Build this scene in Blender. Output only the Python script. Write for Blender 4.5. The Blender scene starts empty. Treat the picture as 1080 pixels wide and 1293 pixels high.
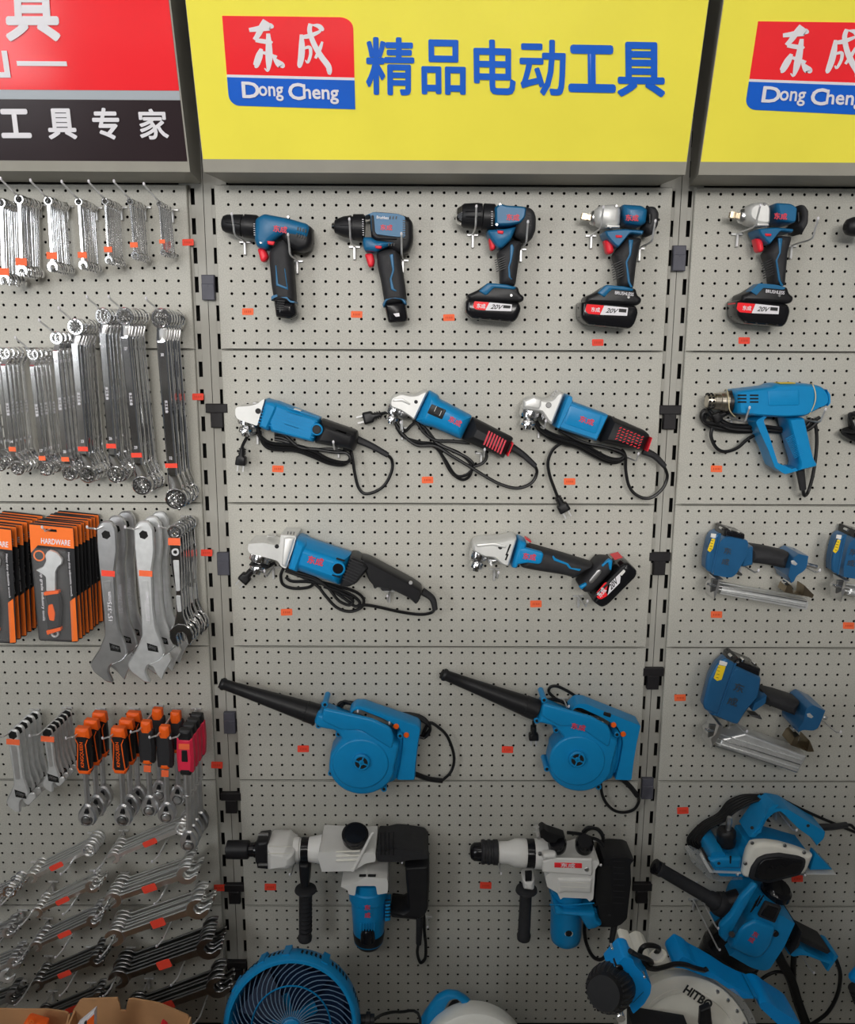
import bpy, math, random
from mathutils import Vector, Matrix
from mathutils.geometry import delaunay_2d_cdt
random.seed(7)
S = bpy.context.scene
COL = S.collection
PI = math.pi
# ---------------------------------------------------------------- camera
CAM = Vector((-0.0406, -1.8767, 1.80))
YAW, PIT, ROL, FOC = 0.0048, -0.2001, 0.0046, 1080.0
fw = Vector((math.sin(YAW)*math.cos(PIT), math.cos(YAW)*math.cos(PIT), math.sin(PIT)))
rt = Vector((math.cos(YAW), -math.sin(YAW), 0)); up = rt.cross(fw)
R2 = rt*math.cos(ROL)+up*math.sin(ROL); U2 = up*math.cos(ROL)-rt*math.sin(ROL)
cd = bpy.data.cameras.new('camera'); cam = bpy.data.objects.new('camera', cd); COL.objects.link(cam)
cd.sensor_fit = 'HORIZONTAL'; cd.sensor_width = 36; cd.lens = 36*FOC/1080; cd.clip_start = .01
cam.matrix_world = Matrix(((R2.x, U2.x, -fw.x, CAM.x), (R2.y, U2.y, -fw.y, CAM.y), (R2.z, U2.z, -fw.z, CAM.z), (0, 0, 0, 1)))
S.camera = cam
# ---------------------------------------------------------------- light
S.view_settings.view_transform = 'Standard'; S.view_settings.look = 'None'
S.view_settings.exposure = 0.07; S.view_settings.gamma = 1.0; S.view_settings.use_curve_mapping = False
W = bpy.data.worlds.new('world'); S.world = W; W.use_nodes = True
W.node_tree.nodes['Background'].inputs[0].default_value = (.93, .96, 1, 1)
W.node_tree.nodes['Background'].inputs[1].default_value = .08
def area(name, loc, target, sx, sy, power, col=(1, .97, .93)):
    l = bpy.data.lights.new(name, 'AREA'); l.shape = 'RECTANGLE'; l.size = sx; l.size_y = sy; l.energy = power; l.color = col
    o = bpy.data.objects.new(name, l); COL.objects.link(o); o.location = loc
    o.rotation_euler = (Vector(target)-Vector(loc)).to_track_quat('-Z', 'Y').to_euler()
    return o
LAMPS = [(-.75, -1.35, 3.1, 1.2, 4.5), (.85, -1.5, 3.1, 1.2, 4.5), (-.9, -3.4, 3.1, 1.2, 20), (.9, -5.0, 3.1, 1.2, 54), (-1.0, -6.2, 3.1, 1.2, 90), (.8, -7.4, 3.1, 1.2, 126), (-.8, -8.6, 3.1, 1.2, 155), (.6, -9.8, 3.1, 1.2, 184)]
for x, y, z, L, e in LAMPS: area('tube_light', (x, y, z), (x, y+1.4, 0), L, .3 if y > -4 else .8, e)
area('shopfront_daylight', (-2.2, -2.9, 1.95), (-.7, 0, 2.0), .8, 1.2, 24, (.95, .98, 1))

# ---------------------------------------------------------------- helpers
def P(u, v, d=0.0):
    """point of the wall-parallel plane standing d metres in front of the wall"""
    r = fw*FOC+R2*(u-540)+U2*(646.5-v)
    return CAM+r*((-d-CAM.y)/r.y)
def zm(x0, y0, s):
    return lambda L: [(x0+a/s, y0+b/s) for a, b in L]
def mat(name, col, rough=.5, metal=0, noise=0, scale=60, bump=0, coat=0, dark=None, emit=0, spec=.32, alpha=1, trans=0, speck=0):
    m = bpy.data.materials.new(name); m.use_nodes = True; N = m.node_tree.nodes; Lk = m.node_tree.links
    b = N['Principled BSDF']; c = tuple(col)+(1,)
    b.inputs['Base Color'].default_value = c; b.inputs['Roughness'].default_value = rough; b.inputs['Metallic'].default_value = metal
    b.inputs['Coat Weight'].default_value = coat; b.inputs['Coat Roughness'].default_value = .12
    b.inputs['Specular IOR Level'].default_value = spec; b.inputs['Alpha'].default_value = alpha
    b.inputs['Transmission Weight'].default_value = trans
    tc = N.new('ShaderNodeTexCoord'); n = N.new('ShaderNodeTexNoise'); n.inputs['Scale'].default_value = scale; n.inputs['Detail'].default_value = 3
    Lk.new(tc.outputs['Object'], n.inputs['Vector'])
    mx = N.new('ShaderNodeMix'); mx.data_type = 'RGBA'
    k = dark if dark else tuple(x*(1-noise) for x in col)
    mx.inputs[6].default_value = c; mx.inputs[7].default_value = tuple(k)+(1,)
    rp = N.new('ShaderNodeMapRange'); rp.inputs['From Min'].default_value = .35; rp.inputs['From Max'].default_value = .7
    Lk.new(n.outputs['Fac'], rp.inputs['Value']); Lk.new(rp.outputs[0], mx.inputs[0]); Lk.new(mx.outputs[2], b.inputs['Base Color'])
    if speck:
        n3 = N.new('ShaderNodeTexNoise'); n3.inputs['Scale'].default_value = 420; n3.inputs['Detail'].default_value = 1; Lk.new(tc.outputs['Object'], n3.inputs['Vector'])
        m3 = N.new('ShaderNodeMix'); m3.data_type = 'RGBA'; m3.blend_type = 'MULTIPLY'; r3 = N.new('ShaderNodeMapRange'); r3.inputs['From Min'].default_value = .35; r3.inputs['From Max'].default_value = .65
        r3.inputs['To Min'].default_value = 1-speck; r3.inputs['To Max'].default_value = 1+speck; Lk.new(n3.outputs['Fac'], r3.inputs['Value']); m3.inputs[0].default_value = 1
        Lk.new(mx.outputs[2], m3.inputs[6]); Lk.new(r3.outputs[0], m3.inputs[7]); Lk.new(m3.outputs[2], b.inputs['Base Color'])
    if bump:
        bp = N.new('ShaderNodeBump'); bp.inputs['Strength'].default_value = bump; bp.inputs['Distance'].default_value = .001
        n2 = N.new('ShaderNodeTexNoise'); n2.inputs['Scale'].default_value = scale*6; Lk.new(tc.outputs['Object'], n2.inputs['Vector'])
        Lk.new(n2.outputs['Fac'], bp.inputs['Height']); Lk.new(bp.outputs[0], b.inputs['Normal'])
    return m
MT = dict(
 satin=mat('bright_satin_chrome', (.96, .96, .95), .30, 1, .06, 40, .03),
 vane=mat('glare_tinted_blue_plastic', (.16, .25, .36), .3, 0, .05, 30), navy=mat('navy_plastic', (.006, .02, .06), .4, 0, .1, 30),  # vane: glare on blue plastic mixed into a paler colour
 panel=mat('painted_steel_panel', (.485, .474, .425), .42, .0, .04, 9, .05, speck=.10),
 post=mat('painted_steel_post', (.42, .41, .37), .45, 0, .08, 12, .04),
 void=mat('dark_void', (.012, .012, .012), .9), clip=mat('grey_clip_plastic', (.10, .10, .125), .5, 0, .15, 40),
 clipd=mat('black_clip_plastic', (.018, .016, .018), .5, 0, .2, 40),
 frame=mat('header_frame_paint', (.34, .325, .28), .45, 0, .08, 15),
 yellow=mat('yellow_sign_film', (.98, .87, .095), .22, 0, .05, 6), redsign=mat('red_sign_film', (1.0, .035, .045), .13, 0, .05, 6),
 brown=mat('dark_brown_sign_film', (.030, .018, .021), .25, 0, .1, 8), greyfilm=mat('grey_sign_film', (.42, .46, .50), .3),
 white=mat('white_print', (.82, .80, .84), .4, 0, .03), bluesign=mat('blue_sign_print', (.012, .13, .66), .3, 0, .08, 10),
 blue=mat('cobalt_teal_plastic', (.006, .25, .56), .34, 0, .06, 30, .03), blued=mat('steel_blue_plastic', (.013, .14, .30), .36, 0, .08, 30, .03),
 bluem=mat('metallic_blue_enamel', (.03, .15, .34), .28, .35, .12, 25, .02, .4), bluel=mat('bright_blue_plastic', (.002, .33, .86), .32, 0, .05, 30),
 black=mat('black_plastic', (.014, .014, .016), .42, 0, .2, 60, .06), rubber=mat('charcoal_rubber', (.028, .028, .031), .6, 0, .2, 90, .1),
 cord=mat('black_cord_rubber', (.010, .010, .011), .42, 0, .2, 80), gloss=mat('gloss_black_plastic', (.010, .010, .012), .16, 0, .1, 60),
 alu=mat('cast_aluminium', (.80, .80, .78), .42, .35, .10, 35, .05), chrome=mat('polished_chrome', (.90, .90, .91), .13, 1, .08, 30),
 steel=mat('satin_steel', (.78, .78, .79), .32, 1, .15, 40, .04), dsteel=mat('dark_steel', (.34, .34, .34), .3, 1, .2, 40, .05),
 matt=mat('bead_blasted_chrome', (.84, .85, .85), .40, .75, .12, 60, .06), zinc=mat('zinc_wire', (.72, .72, .72), .35, .55, .1, 60),
 red=mat('red_plastic', (.90, .03, .05), .38, 0, .05), redp=mat('red_print', (.70, .05, .08), .45), orange=mat('orange_plastic', (1.0, .14, .012), .4, 0, .06, 40),
 sticker=mat('fluorescent_orange_sticker', (1.0, .17, .06), .6, 0, .06, 60), stickr=mat('fluorescent_red_sticker', (1.0, .08, .045), .6, 0, .06, 60), ink=mat('dark_ink', (.03, .03, .03), .6), stink=mat('orange_ink', (.62, .06, .02), .6),
 pale=mat('pale_grey_plastic', (.78, .77, .74), .4, 0, .05, 30, .03), ivory=mat('ivory_plastic', (.84, .82, .74), .36, 0, .05, 30),
 cream=mat('white_bucket_plastic', (.88, .88, .83), .32, 0, .04, 20), brass=mat('brass_brown_metal', (.36, .29, .20), .3, 1, .2, 40),
 card=mat('corrugated_card', (.58, .32, .15), .8, 0, .15, 20, .1), cardin=mat('card_core', (.55, .33, .17), .8, 0, .2, 40),
 nozz=mat('heat_tinted_steel', (.58, .53, .45), .28, 1, .15, 40), yellowp=mat('yellow_label', (.85, .60, .02), .45), band=mat('pale_rubber_band', (.72, .62, .38), .5),
 clear=mat('clear_plastic_film', (.85, .87, .88), .08, 0, 0, alpha=.22), smoke=mat('smoked_clear_plastic', (.6, .62, .62), .1, 0, 0, alpha=.22),
 blister=mat('blister_film', (.9, .9, .9), .06, 0, 0, alpha=.05), ceil=mat('ceiling_paint', (.85, .85, .85), .8), floor=mat('floor_tile', (.46, .45, .42), .3, 0, .1, 4), room=mat('room_wall_paint', (.16, .15, .14), .8, 0, .3, 2),
 hang=mat('package_card_black', (.02, .02, .022), .4, 0, .1, 30), hango=mat('package_card_orange', (1.0, .20, .03), .4, 0, .05, 30), magenta=mat('rose_rubber', (.80, .03, .08), .42, 0, .06, 40))
WL = {}
def tag(o, label, cat, group=None):
    o['label'] = label; o['category'] = cat
    if group: o['group'] = group
    return o
def thing(name, label, cat, loc, group=None):
    o = bpy.data.objects.new(name, None); COL.objects.link(o); o.empty_display_size = .02
    o.location = loc; WL[o] = Vector(loc); return tag(o, label, cat, group)
def fillet(p, c, n=3):
    out = []; L = len(p)
    for i in range(L):
        a, b, e = Vector(p[i-1]), Vector(p[i]), Vector(p[(i+1) % L])
        la, le = (a-b).length, (e-b).length
        k = min(c, la*.45, le*.45)
        if k < 1e-6 or la < 1e-6 or le < 1e-6: out.append(tuple(b)); continue
        s, t = b+(a-b)*(k/la), b+(e-b)*(k/le)
        for j in range(n+1):
            w = j/n; out.append(tuple(s*(1-w)**2+b*2*w*(1-w)+t*w*w))
    return out
def catmull(p, n=6, closed=False):
    L = len(p); out = []
    g = (lambda i: p[i % L]) if closed else (lambda i: p[max(0, min(L-1, i))])
    for i in range(L if closed else L-1):
        a, b, c, d = g(i-1), g(i), g(i+1), g(i+2)
        for j in range(n):
            t = j/n; out.append(.5*((2*b)+(c-a)*t+(2*a-5*b+4*c-d)*t*t+(3*b-a-3*c+d)*t**3))
    if not closed: out.append(p[-1])
    return out
def simple(r):
    p = [r[0]]
    for x in r[1:]:
        if (x-p[-1]).length > 1e-6: p.append(x)
    L = len(p); cr = lambda a, b, c: (b.x-a.x)*(c.y-a.y)-(b.y-a.y)*(c.x-a.x)
    if L < 3 or sum(p[i-1].x*p[i].y-p[i].x*p[i-1].y for i in range(L)) <= 1e-9: return False
    for i in range(L):
        a, b = p[i], p[(i+1) % L]
        for j in range(i+2, L):
            if i == 0 and j == L-1: continue
            c, d = p[j], p[(j+1) % L]
            if cr(a, b, c)*cr(a, b, d) < 0 and cr(c, d, a)*cr(c, d, b) < 0: return False
    return True
def shrink(q, hh, dm):
    """a deep body shows its back edge on one side and its front edge on the other: draw each edge in by what the depth adds there"""
    L = len(q); D = -CAM.y-dm; c = Vector((CAM.x, CAM.z)); N = []; T = []
    for i in range(L):
        e = q[(i+1) % L]-q[i]; n = Vector((-e.y, e.x)); n = n.normalized() if n.length > 1e-9 else Vector((0, 1))
        N.append(n); T.append(abs(n.dot(((q[i]+q[(i+1) % L])/2-c)/D*hh)))
    for k in (1, .7, .45, .25, .1):
        r = []
        for i in range(L):
            a, b, s, t = N[i-1], N[i], T[i-1]*k, T[i]*k; d = a.x*b.y-a.y*b.x
            v = Vector(((s*b.y-t*a.y)/d, (a.x*t-b.x*s)/d)) if abs(d) > .25 else (a+b)/max(.5, (a+b).length)*(s+t)/2
            r.append(q[i]+v)
        r = inset_fix(q, r)
        if simple(r): return r
    return q
def inset_fix(b, r):
    L = len(b)
    for _ in range(4):
        fl = [(r[(j+1) % L]-r[j]).dot(b[(j+1) % L]-b[j]) < -1e-12 for j in range(L)]
        if not any(fl) or all(fl): break
        st = next(j for j in range(L) if not fl[j]); j = 0
        while j < L:
            a = (st+j) % L
            if not fl[a]: j += 1; continue
            k = 0
            while fl[(a+k) % L]: k += 1
            ids = [(a+i) % L for i in range(k+1)]
            m = sum((r[i] for i in ids), Vector((0, 0)))/(k+1)
            p0, d0 = r[ids[0]], b[ids[0]]-b[ids[0]-1]; p1, d1 = r[ids[-1]], b[(ids[-1]+1) % L]-b[ids[-1]]
            den = d0.x*d1.y-d0.y*d1.x
            if abs(den) > 1e-10:
                w = p1-p0; x = p0+d0*((w.x*d1.y-w.y*d1.x)/den)
                if (x-m).length < .006: m = x
            for i in ids: r[i] = m
            j += k
    return r
class M:
    def __init__(s): s.v = []; s.f = []; s.sm = []
    def add(s, v, f, sm):
        k = len(s.v); s.v += [Vector(x) for x in v]; s.f += [[i+k for i in q] for q in f]; s.sm += sm
    def rings(s, rs, n, cap0=True, cap1=True, flat=False):
        v = [p for r in rs for p in r]; f = []; sm = []
        for i in range(len(rs)-1):
            for j in range(n):
                k = (j+1) % n; f.append([i*n+j, i*n+k, (i+1)*n+k, (i+1)*n+j]); sm.append(not flat)
        if cap0: f.append(list(range(n))[::-1]); sm.append(False)
        if cap1: f.append([(len(rs)-1)*n+j for j in range(n)]); sm.append(False)
        s.add(v, f, sm)
    def poly(s, q, prof):
        """q: (x,z) outline, prof: list of (inset, depth) from back to front"""
        A = sum(q[i-1][0]*q[i][1]-q[i][0]*q[i-1][1] for i in range(len(q)))
        if A < 0: q = q[::-1]
        L = len(q); off = []
        for i in range(L):
            a, b, c = Vector(q[i-1]), Vector(q[i]), Vector(q[(i+1) % L])
            e1, e2 = (b-a), (c-b)
            e1 = e1.normalized() if e1.length > 1e-9 else e2.normalized()
            e2 = e2.normalized() if e2.length > 1e-9 else e1
            n1, n2 = Vector((-e1.y, e1.x)), Vector((-e2.y, e2.x))
            o = (n1+n2)/max(.35, 1+n1.dot(n2)); off.append(o)
        R = []; bq = [Vector(p) for p in q]; memo = {}; tm = max(t for t, d in prof)
        if tm > 0:
            for k in (1, .8, .6, .45, .3, .2, .1, .03):
                if simple(inset_fix(bq, [bq[i]+off[i]*tm*k for i in range(L)])): break
            prof = [(t*k, d) for t, d in prof]
        for t, d in prof:
            if t not in memo: memo[t] = inset_fix(bq, [bq[i]+off[i]*t for i in range(L)]) if t > 0 else bq
            R.append([Vector((p.x, -d, p.y)) for p in memo[t]])
        s.rings(R, L, False, False); k0 = len(s.v)-L*len(R)
        for ri, flip in ((0, True), (len(R)-1, False)):
            pts = [Vector((p.x, p.z)) for p in R[ri]]
            vo, eo, fo, ov, oe, of = delaunay_2d_cdt(pts, [(i, (i+1) % L) for i in range(L)], [], 1, 1e-7)
            idx = []
            for w, src in zip(vo, ov):
                if src: idx.append(k0+ri*L+src[0])
                else: idx.append(len(s.v)); s.v.append(Vector((w.x, R[ri][0].y, w.y)))
            for f in fo:
                f = [idx[i] for i in f]; A, B_, C = (s.v[i] for i in f[:3]); up_ = (B_.x-A.x)*(C.z-A.z)-(B_.z-A.z)*(C.x-A.x)
                s.f.append(f if (up_ > 0) != flip else f[::-1]); s.sm.append(False)
        return s
    def slab(s, px, d0, d1, r=.003, c=3, seg=3, rb=None, fl=2):
        dm = (d0+d1)/2
        h = (d1-d0)/2; r = min(r, h); rb = min(r if rb is None else rb, h)
        q = [P(u, v, dm) for u, v in px]; q = [Vector((p.x, p.z)) for p in q]
        if sum(q[i-1].x*q[i].y-q[i-1].y*q[i].x for i in range(len(q))) < 0: q = q[::-1]
        q = shrink(q, .72*max(0, h-.5*max(r, rb)), dm)
        if c: q = [Vector(p) for p in fillet(q, c*(P(541, 646, dm)-P(540, 646, dm)).length, fl)]
        pr = []
        if rb > 0: pr += [(rb*(1-math.cos(a)), d0+rb*(1-math.sin(a))) for a in [PI/2*(1-i/2) for i in range(2)]]
        if not pr or rb <= 0: pr = [(0, d0)]
        else: pr = [(rb*(1-math.sin(PI/2*i/2)), d0+rb*(1-math.cos(PI/2*i/2))) for i in range(3)]
        pr += [(r*(1-math.cos(PI/2*i/seg)), d1-r+r*math.sin(PI/2*i/seg)) for i in range(seg+1)] if r > 0 else [(0, d1)]
        return s.poly(q, pr)
    def lathe(s, a, b, prof, n=20, loop=False, rot=0):
        """prof: (fraction along a->b, radius in metres)"""
        a, b = Vector(a), Vector(b); ax = b-a; w = ax.normalized()
        e = w.orthogonal().normalized(); g = w.cross(e)
        R = [[a+ax*t+(e*math.cos(2*PI*j/n+rot)+g*math.sin(2*PI*j/n+rot))*max(r, 1e-5) for j in range(n)] for t, r in prof]
        if loop: R.append(R[0]); s.rings(R, n, False, False)
        else: s.rings(R, n)
        return s
    def tube(s, pts, r, n=7, sub=5, taper=None):
        pts = [Vector(p) for p in pts]
        if sub > 1 and len(pts) > 2: pts = catmull(pts, sub)
        L = len(pts); R = []; e = None
        for i in range(L):
            t = (pts[min(i+1, L-1)]-pts[max(i-1, 0)]).normalized()
            if e is None: e = t.orthogonal().normalized()
            e = (e-t*e.dot(t)).normalized(); g = t.cross(e)
            k = r if taper is None else r+(taper-r)*i/(L-1)
            R.append([pts[i]+(e*math.cos(2*PI*j/n)+g*math.sin(2*PI*j/n))*k for j in range(n)])
        s.rings(R, n); return s
    def box(s, a, b, bev=0):
        (x0, y0, z0), (x1, y1, z1) = a, b
        x0, x1 = sorted((x0, x1)); y0, y1 = sorted((y0, y1)); z0, z1 = sorted((z0, z1))
        return s.poly([(x0, z0), (x1, z0), (x1, z1), (x0, z1)], [(bev, -y1), (0, -y1+bev), (0, -y0-bev), (bev, -y0)] if bev else [(0, -y1), (0, -y0)])
    def build(s, name, m, parent=None, label=None, origin=None, smooth=True, xf=None):
        o0 = WL[parent] if parent else (Vector(origin) if origin is not None else Vector((0, 0, 0)))
        me = bpy.data.meshes.new(name)
        vv = [xf@x for x in s.v] if xf else s.v
        me.from_pydata([x-o0 for x in vv], [], s.f)
        me.polygons.foreach_set('use_smooth', [bool(x) and smooth for x in s.sm])
        me.materials.append(MT[m] if isinstance(m, str) else m)
        me.update()
        try: me.set_sharp_from_angle(angle=math.radians(38))
        except Exception: pass
        o = bpy.data.objects.new(name, me); COL.objects.link(o)
        if parent: o.parent = parent
        elif origin is not None: o.location = o0
        WL[o] = o0
        if label: o['label'] = label
        return o
def clone(o, parent=None, off=None, label=None, skip=()):
    c = o.copy(); COL.objects.link(c); WL[c] = WL[o]+(off or Vector())
    if parent: c.parent = parent
    elif off: c.location = o.location+off
    if label: c['label'] = label
    for ch in list(o.children):
        if ch.name.split('.')[0] not in skip: clone(ch, c)
    return c
def kind(o, k): o['kind'] = k; return o
TXT = {}
def textgeo(s):
    if s in TXT: return TXT[s]
    cu = bpy.data.curves.new('t', 'FONT'); cu.body = s; cu.resolution_u = 3; cu.fill_mode = 'FRONT'
    o = bpy.data.objects.new('t', cu); COL.objects.link(o)
    me = o.to_mesh(); v = [(p.co.x, p.co.y) for p in me.vertices]; f = [list(p.vertices) for p in me.polygons]
    o.to_mesh_clear(); bpy.data.objects.remove(o); bpy.data.curves.remove(cu)
    x0, x1 = min(a for a, b in v), max(a for a, b in v); y0, y1 = min(b for a, b in v), max(b for a, b in v)
    v = [((a-x0)/(x1-x0), (b-y0)/(y1-y0)) for a, b in v]
    TXT[s] = (v, f); return v, f
def text(s, corners, n, name, m, parent, bold=0.0, lift=.0006, shear=0, origin=None):
    """corners: world points lower-left, lower-right, upper-left, upper-right; n: outward normal"""
    v, f = textgeo(s); ll, lr, ul, ur = [Vector(c) for c in corners]; n = Vector(n)*lift
    b = M(); w = (lr-ll).length; h = (ul-ll).length
    for k in range(8 if bold else 1):          # bold: the outline laid down a few times round a small circle
        dx, dy = (bold*h/w*math.cos(k*PI/4), bold*math.sin(k*PI/4)) if bold else (0, 0); pts = []
        for x, y in v:
            x, y = x+dx, y+dy; x = x+shear*(y-.5); pts.append(ll*(1-x)*(1-y)+lr*x*(1-y)+ul*(1-x)*y+ur*x*y+n*(1+.02*k))
        b.add(pts, f, [False]*len(f))
    return b.build(name, m, parent, origin=origin)
def ptext(s, u, v, w, h, rot, d, name, m, parent, bold=0.0, shear=0):
    c, t = math.cos(rot), math.sin(rot); K = []
    for a, b in ((-w/2, h/2), (w/2, h/2), (-w/2, -h/2), (w/2, -h/2)): K.append(P(u+a*c-b*t, v+a*t+b*c, d))
    return text(s, K, (0, -1, 0), name, m, parent, bold, .0004, shear)
# ---------------------------------------------------------------- setting
ZT, PH, PU, PV = 2.1117, .33696, .025, .02573          # top of the boards, board height, hole pitch across and down
def CX(c): return (c-18)*PU
BAY = {'left': CX(-4.476-36), 'middle': CX(0), 'right': CX(40.084)}
POSTS = [(CX(-3.38), CX(-1.02)), (CX(36.93), CX(38.98))]
M().box((-2.6, -10.5, -.05), (2.6, .12, 0)).build('floor', 'floor')['kind'] = 'structure'
M().box((-2.6, -10.5, 3.25), (2.6, .12, 3.3)).build('ceiling', 'ceil')['kind'] = 'structure'
M().box((-2.6, .045, 0), (2.6, .12, 3.25)).build('wall_back', 'void')['kind'] = 'structure'
M().box((-2.6, -10.6, 0), (2.6, -10.5, 3.25)).build('wall_front', 'room')['kind'] = 'structure'
for n, (x, y, z, L, e) in enumerate(LAMPS):
    r = thing('ceiling_lamp', 'long white ceiling lamp under the ceiling, %s out from the display' % ('first', 'second', 'third', 'fourth', 'fifth', 'sixth', 'seventh', 'eighth')[n], 'lamp', (x, y, z), 'tube lamps under the ceiling'); z -= 3.0
    M().box((x-L/2, y-.15, z+3.012), (x+L/2, y+.15, z+3.07), .004).build('housing', 'white', r)
    for k in (-.35, .35): M().box((x+k*L-.006, y-.006, z+3.07), (x+k*L+.006, y+.006, 3.25)).build('drop_rod', 'zinc', r)
g = thing('added_shade_shelf', 'unseen dark goods shelf added across the aisle to shade the lower display', 'shelf', (0, -2.6, 0))  # unseen shelf, added to block lamplight from the lower boards
M().box((-1.7, -2.62, 0), (2.0, -2.58, 1.72)).build('back_panel', 'room', g)
for z in (.12, .5, .88, 1.26, 1.69): M().box((-1.7, -2.9, z), (2.0, -2.3, z+.03)).build('shelf_board', 'post', g)
wn = thing('shopfront_window', 'tall bright shopfront window beside the far goods shelf', 'window', (-2.26, -3.02, 0))
for x0, x1, z0, z1 in ((-.46, .46, 0, 1.33), (-.46, .46, 2.57, 3.2), (-.50, -.42, 0, 3.2), (.42, .50, 0, 3.2)):
    q = Matrix.Rotation(math.atan2(-1.5, 2.9), 4, 'Z'); bb = M(); bb.box((x0, -.03, z0), (x1, .0, z1)); bb.build('window_frame', 'post', wn, xf=Matrix.Translation((-2.26, -3.02, 0))@q)
# perforated steel board, one mesh shared by all eighteen
def board_mesh():
    b = M(); N, m = 37, 13; w2 = 18.5*PU; X0, X1 = -18*PU-.0285, 18*PU+.0265
    xs = [(-18.5+i)*PU for i in range(38)]; zs = [PH/2-(PH-12*PV)/2+PV/2-j*PV for j in range(14)]
    R = .0031; T = .0012; c8 = [(R*math.cos(PI/8+k*PI/4), R*math.sin(PI/8+k*PI/4)) for k in range(8)]
    V = [(x, 0, z) for z in zs for x in xs]; F = []; sm = []
    for j in range(13):
        for i in range(37):
            cx, cz = (xs[i]+xs[i+1])/2, (zs[j]+zs[j+1])/2; k = len(V)
            V += [(cx+a, 0, cz+c) for a, c in c8]+[(cx+a, T, cz+c) for a, c in c8]
            A, B_, C, D = j*38+i+1, j*38+i, (j+1)*38+i, (j+1)*38+i+1      # ne nw sw se
            F += [[A, k, k+7, D], [B_, k+2, k+1, A], [C, k+4, k+3, B_], [D, k+6, k+5, C], [A, k+1, k], [B_, k+3, k+2], [C, k+5, k+4], [D, k+7, k+6]]
            F += [[k+q, k+(q+1) % 8, k+8+(q+1) % 8, k+8+q] for q in range(8)]
    b.add(V, F, [False]*len(F))
    zt, zb, e, dp = PH/2-.0007, -PH/2+.0007, .0016, .0135
    x0, x1, z0, z1 = xs[0], xs[-1], zs[0], zs[-1]
    o = [(X0+e, 0, zt-e), (X1-e, 0, zt-e), (X1-e, 0, zb+e), (X0+e, 0, zb+e)]; i_ = [(x0, 0, z0), (x1, 0, z0), (x1, 0, z1), (x0, 0, z1)]
    q = [(X0, e, zt), (X1, e, zt), (X1, e, zb), (X0, e, zb)]; d = [(a, dp, c) for a, _, c in q]
    V = i_+o+q+d; F = []
    for k in range(4):
        n = (k+1) % 4
        for t in (0, 4, 8): F.append([k+t, n+t, n+t+4, k+t+4][::-1])
    b.add(V, F, [False]*12); return b
bo = None
what = {'left': ['behind the small combination wrenches', 'behind the double ring wrenches', 'behind the boxed and big adjustable wrenches', 'behind the ratchet handles', 'behind the upper open-ended wrenches', 'behind the cardboard boxes'],
 'middle': ['behind the four hand drills', 'behind the three corded grinders', 'behind the big grinder and the battery grinder', 'behind the two blowers', 'behind the two hammer drills', 'behind the desk fan'],
 'right': ['behind the lone impact wrench', 'behind the heat gun', 'behind the smaller nail gun', 'behind the big nail gun', 'behind the electric planer', 'behind the mitre saw']}
for bn, bx in BAY.items():
    for k in range(6):
        p = (bx+18*PU, 0, ZT-PH*(k+.5))
        if bo is None: bo = board_mesh().build('pegboard_panel', 'panel'); o = bo
        else: o = bo.copy(); COL.objects.link(o)
        o.location = p; WL[o] = Vector(p)
        tag(o, 'grey perforated steel panel of the %s bay, %s' % (bn, what[bn][k]), 'pegboard', 'perforated steel wall panels')
# slotted uprights
for n, (x0, x1) in enumerate(POSTS):
    xm = (x0+x1)/2+(.0008 if n == 0 else -.001); zb, zt = 0, 2.72
    r = thing('slotted_post', 'grey steel upright pair with slots, %s of the middle bay' % ('on the wrench side', 'on the heat gun side')[n], 'shelf post', (xm, .012, 0), 'slotted uprights between the bays')
    for s, (a, b_) in enumerate(((x0, xm-.0007), (xm+.0007, x1))):
        b = M(); sl = .0085; e = .0085
        s0, s1 = (a+e-.005, a+e+sl-.005) if s == 0 else (b_-e-sl+.005, b_-e+.005)
        y0, y1 = .012, .0145; z = zt
        b.box((a-.02 if s == 0 else a, y0, zb), (s0, y1, zt)); b.box((s1, y0, zb), (b_ if s == 0 else b_+.02, y1, zt))
        zz = ZT-.006+.0595*10; prev = zt
        while zz > .05:
            if zz < zt-.02:
                b.box((s0-.0004, y0, zz), (s1+.0004, y1, prev)); prev = zz-.033
            zz -= .0595
        b.box((s0-.0004, y0, zb), (s1+.0004, y1, prev))
        b.build('upright', 'post', r)
CL = [(263, 363, 0, 0), (274, 525, 1, 1), (282, 712, 0, 0), (290, 913, 0, 0), (292, 1014, 1, 2), (296, 1129, 1, 1), (299, 1226, 1, 1),
      (858, 326, 0, 3), (846, 527, 1, 1), (833, 712, 1, 1), (825, 857, 1, 1), (818, 996, 0, 0), (811, 1128, 1, 1)]
wh = ['beside the small wrenches', 'beside the corded grinder', 'beside the big grinder', 'below the mouth of the blower pipe', 'above the demolition hammer', 'beside the hammer chuck', 'beside the desk fan',
      'beside the second impact wrench', 'beside the third grinder', 'beside the battery grinder', 'beside the big nail gun', 'above the planer', 'beside the rotary hammer']
for (u, v, dk, t), w in zip(CL, wh):
    p = P(u, v, 0); b = M(); h, hw = .026, .0135
    b.box((p.x-hw, -.004, p.z-h), (p.x+hw, .0115, p.z+h*.3), .0015); b.box((p.x-(hw if t in (0, 3) else .024), -.002, p.z+h*.25), (p.x+(hw if t in (0, 3) else .024), .0115, p.z+h), .0015)
    b.lathe((p.x, -.0038, p.z+.004), (p.x, -.0052, p.z+.004), [(0, .0016), (1, .0012)], 8)
    tag(b.build('post_clip', 'clipd' if dk else 'clip', origin=p), '%s clip on the slotted upright, %s' % ('black' if dk else 'dark grey', w), 'clip', 'clips on the uprights')
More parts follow.
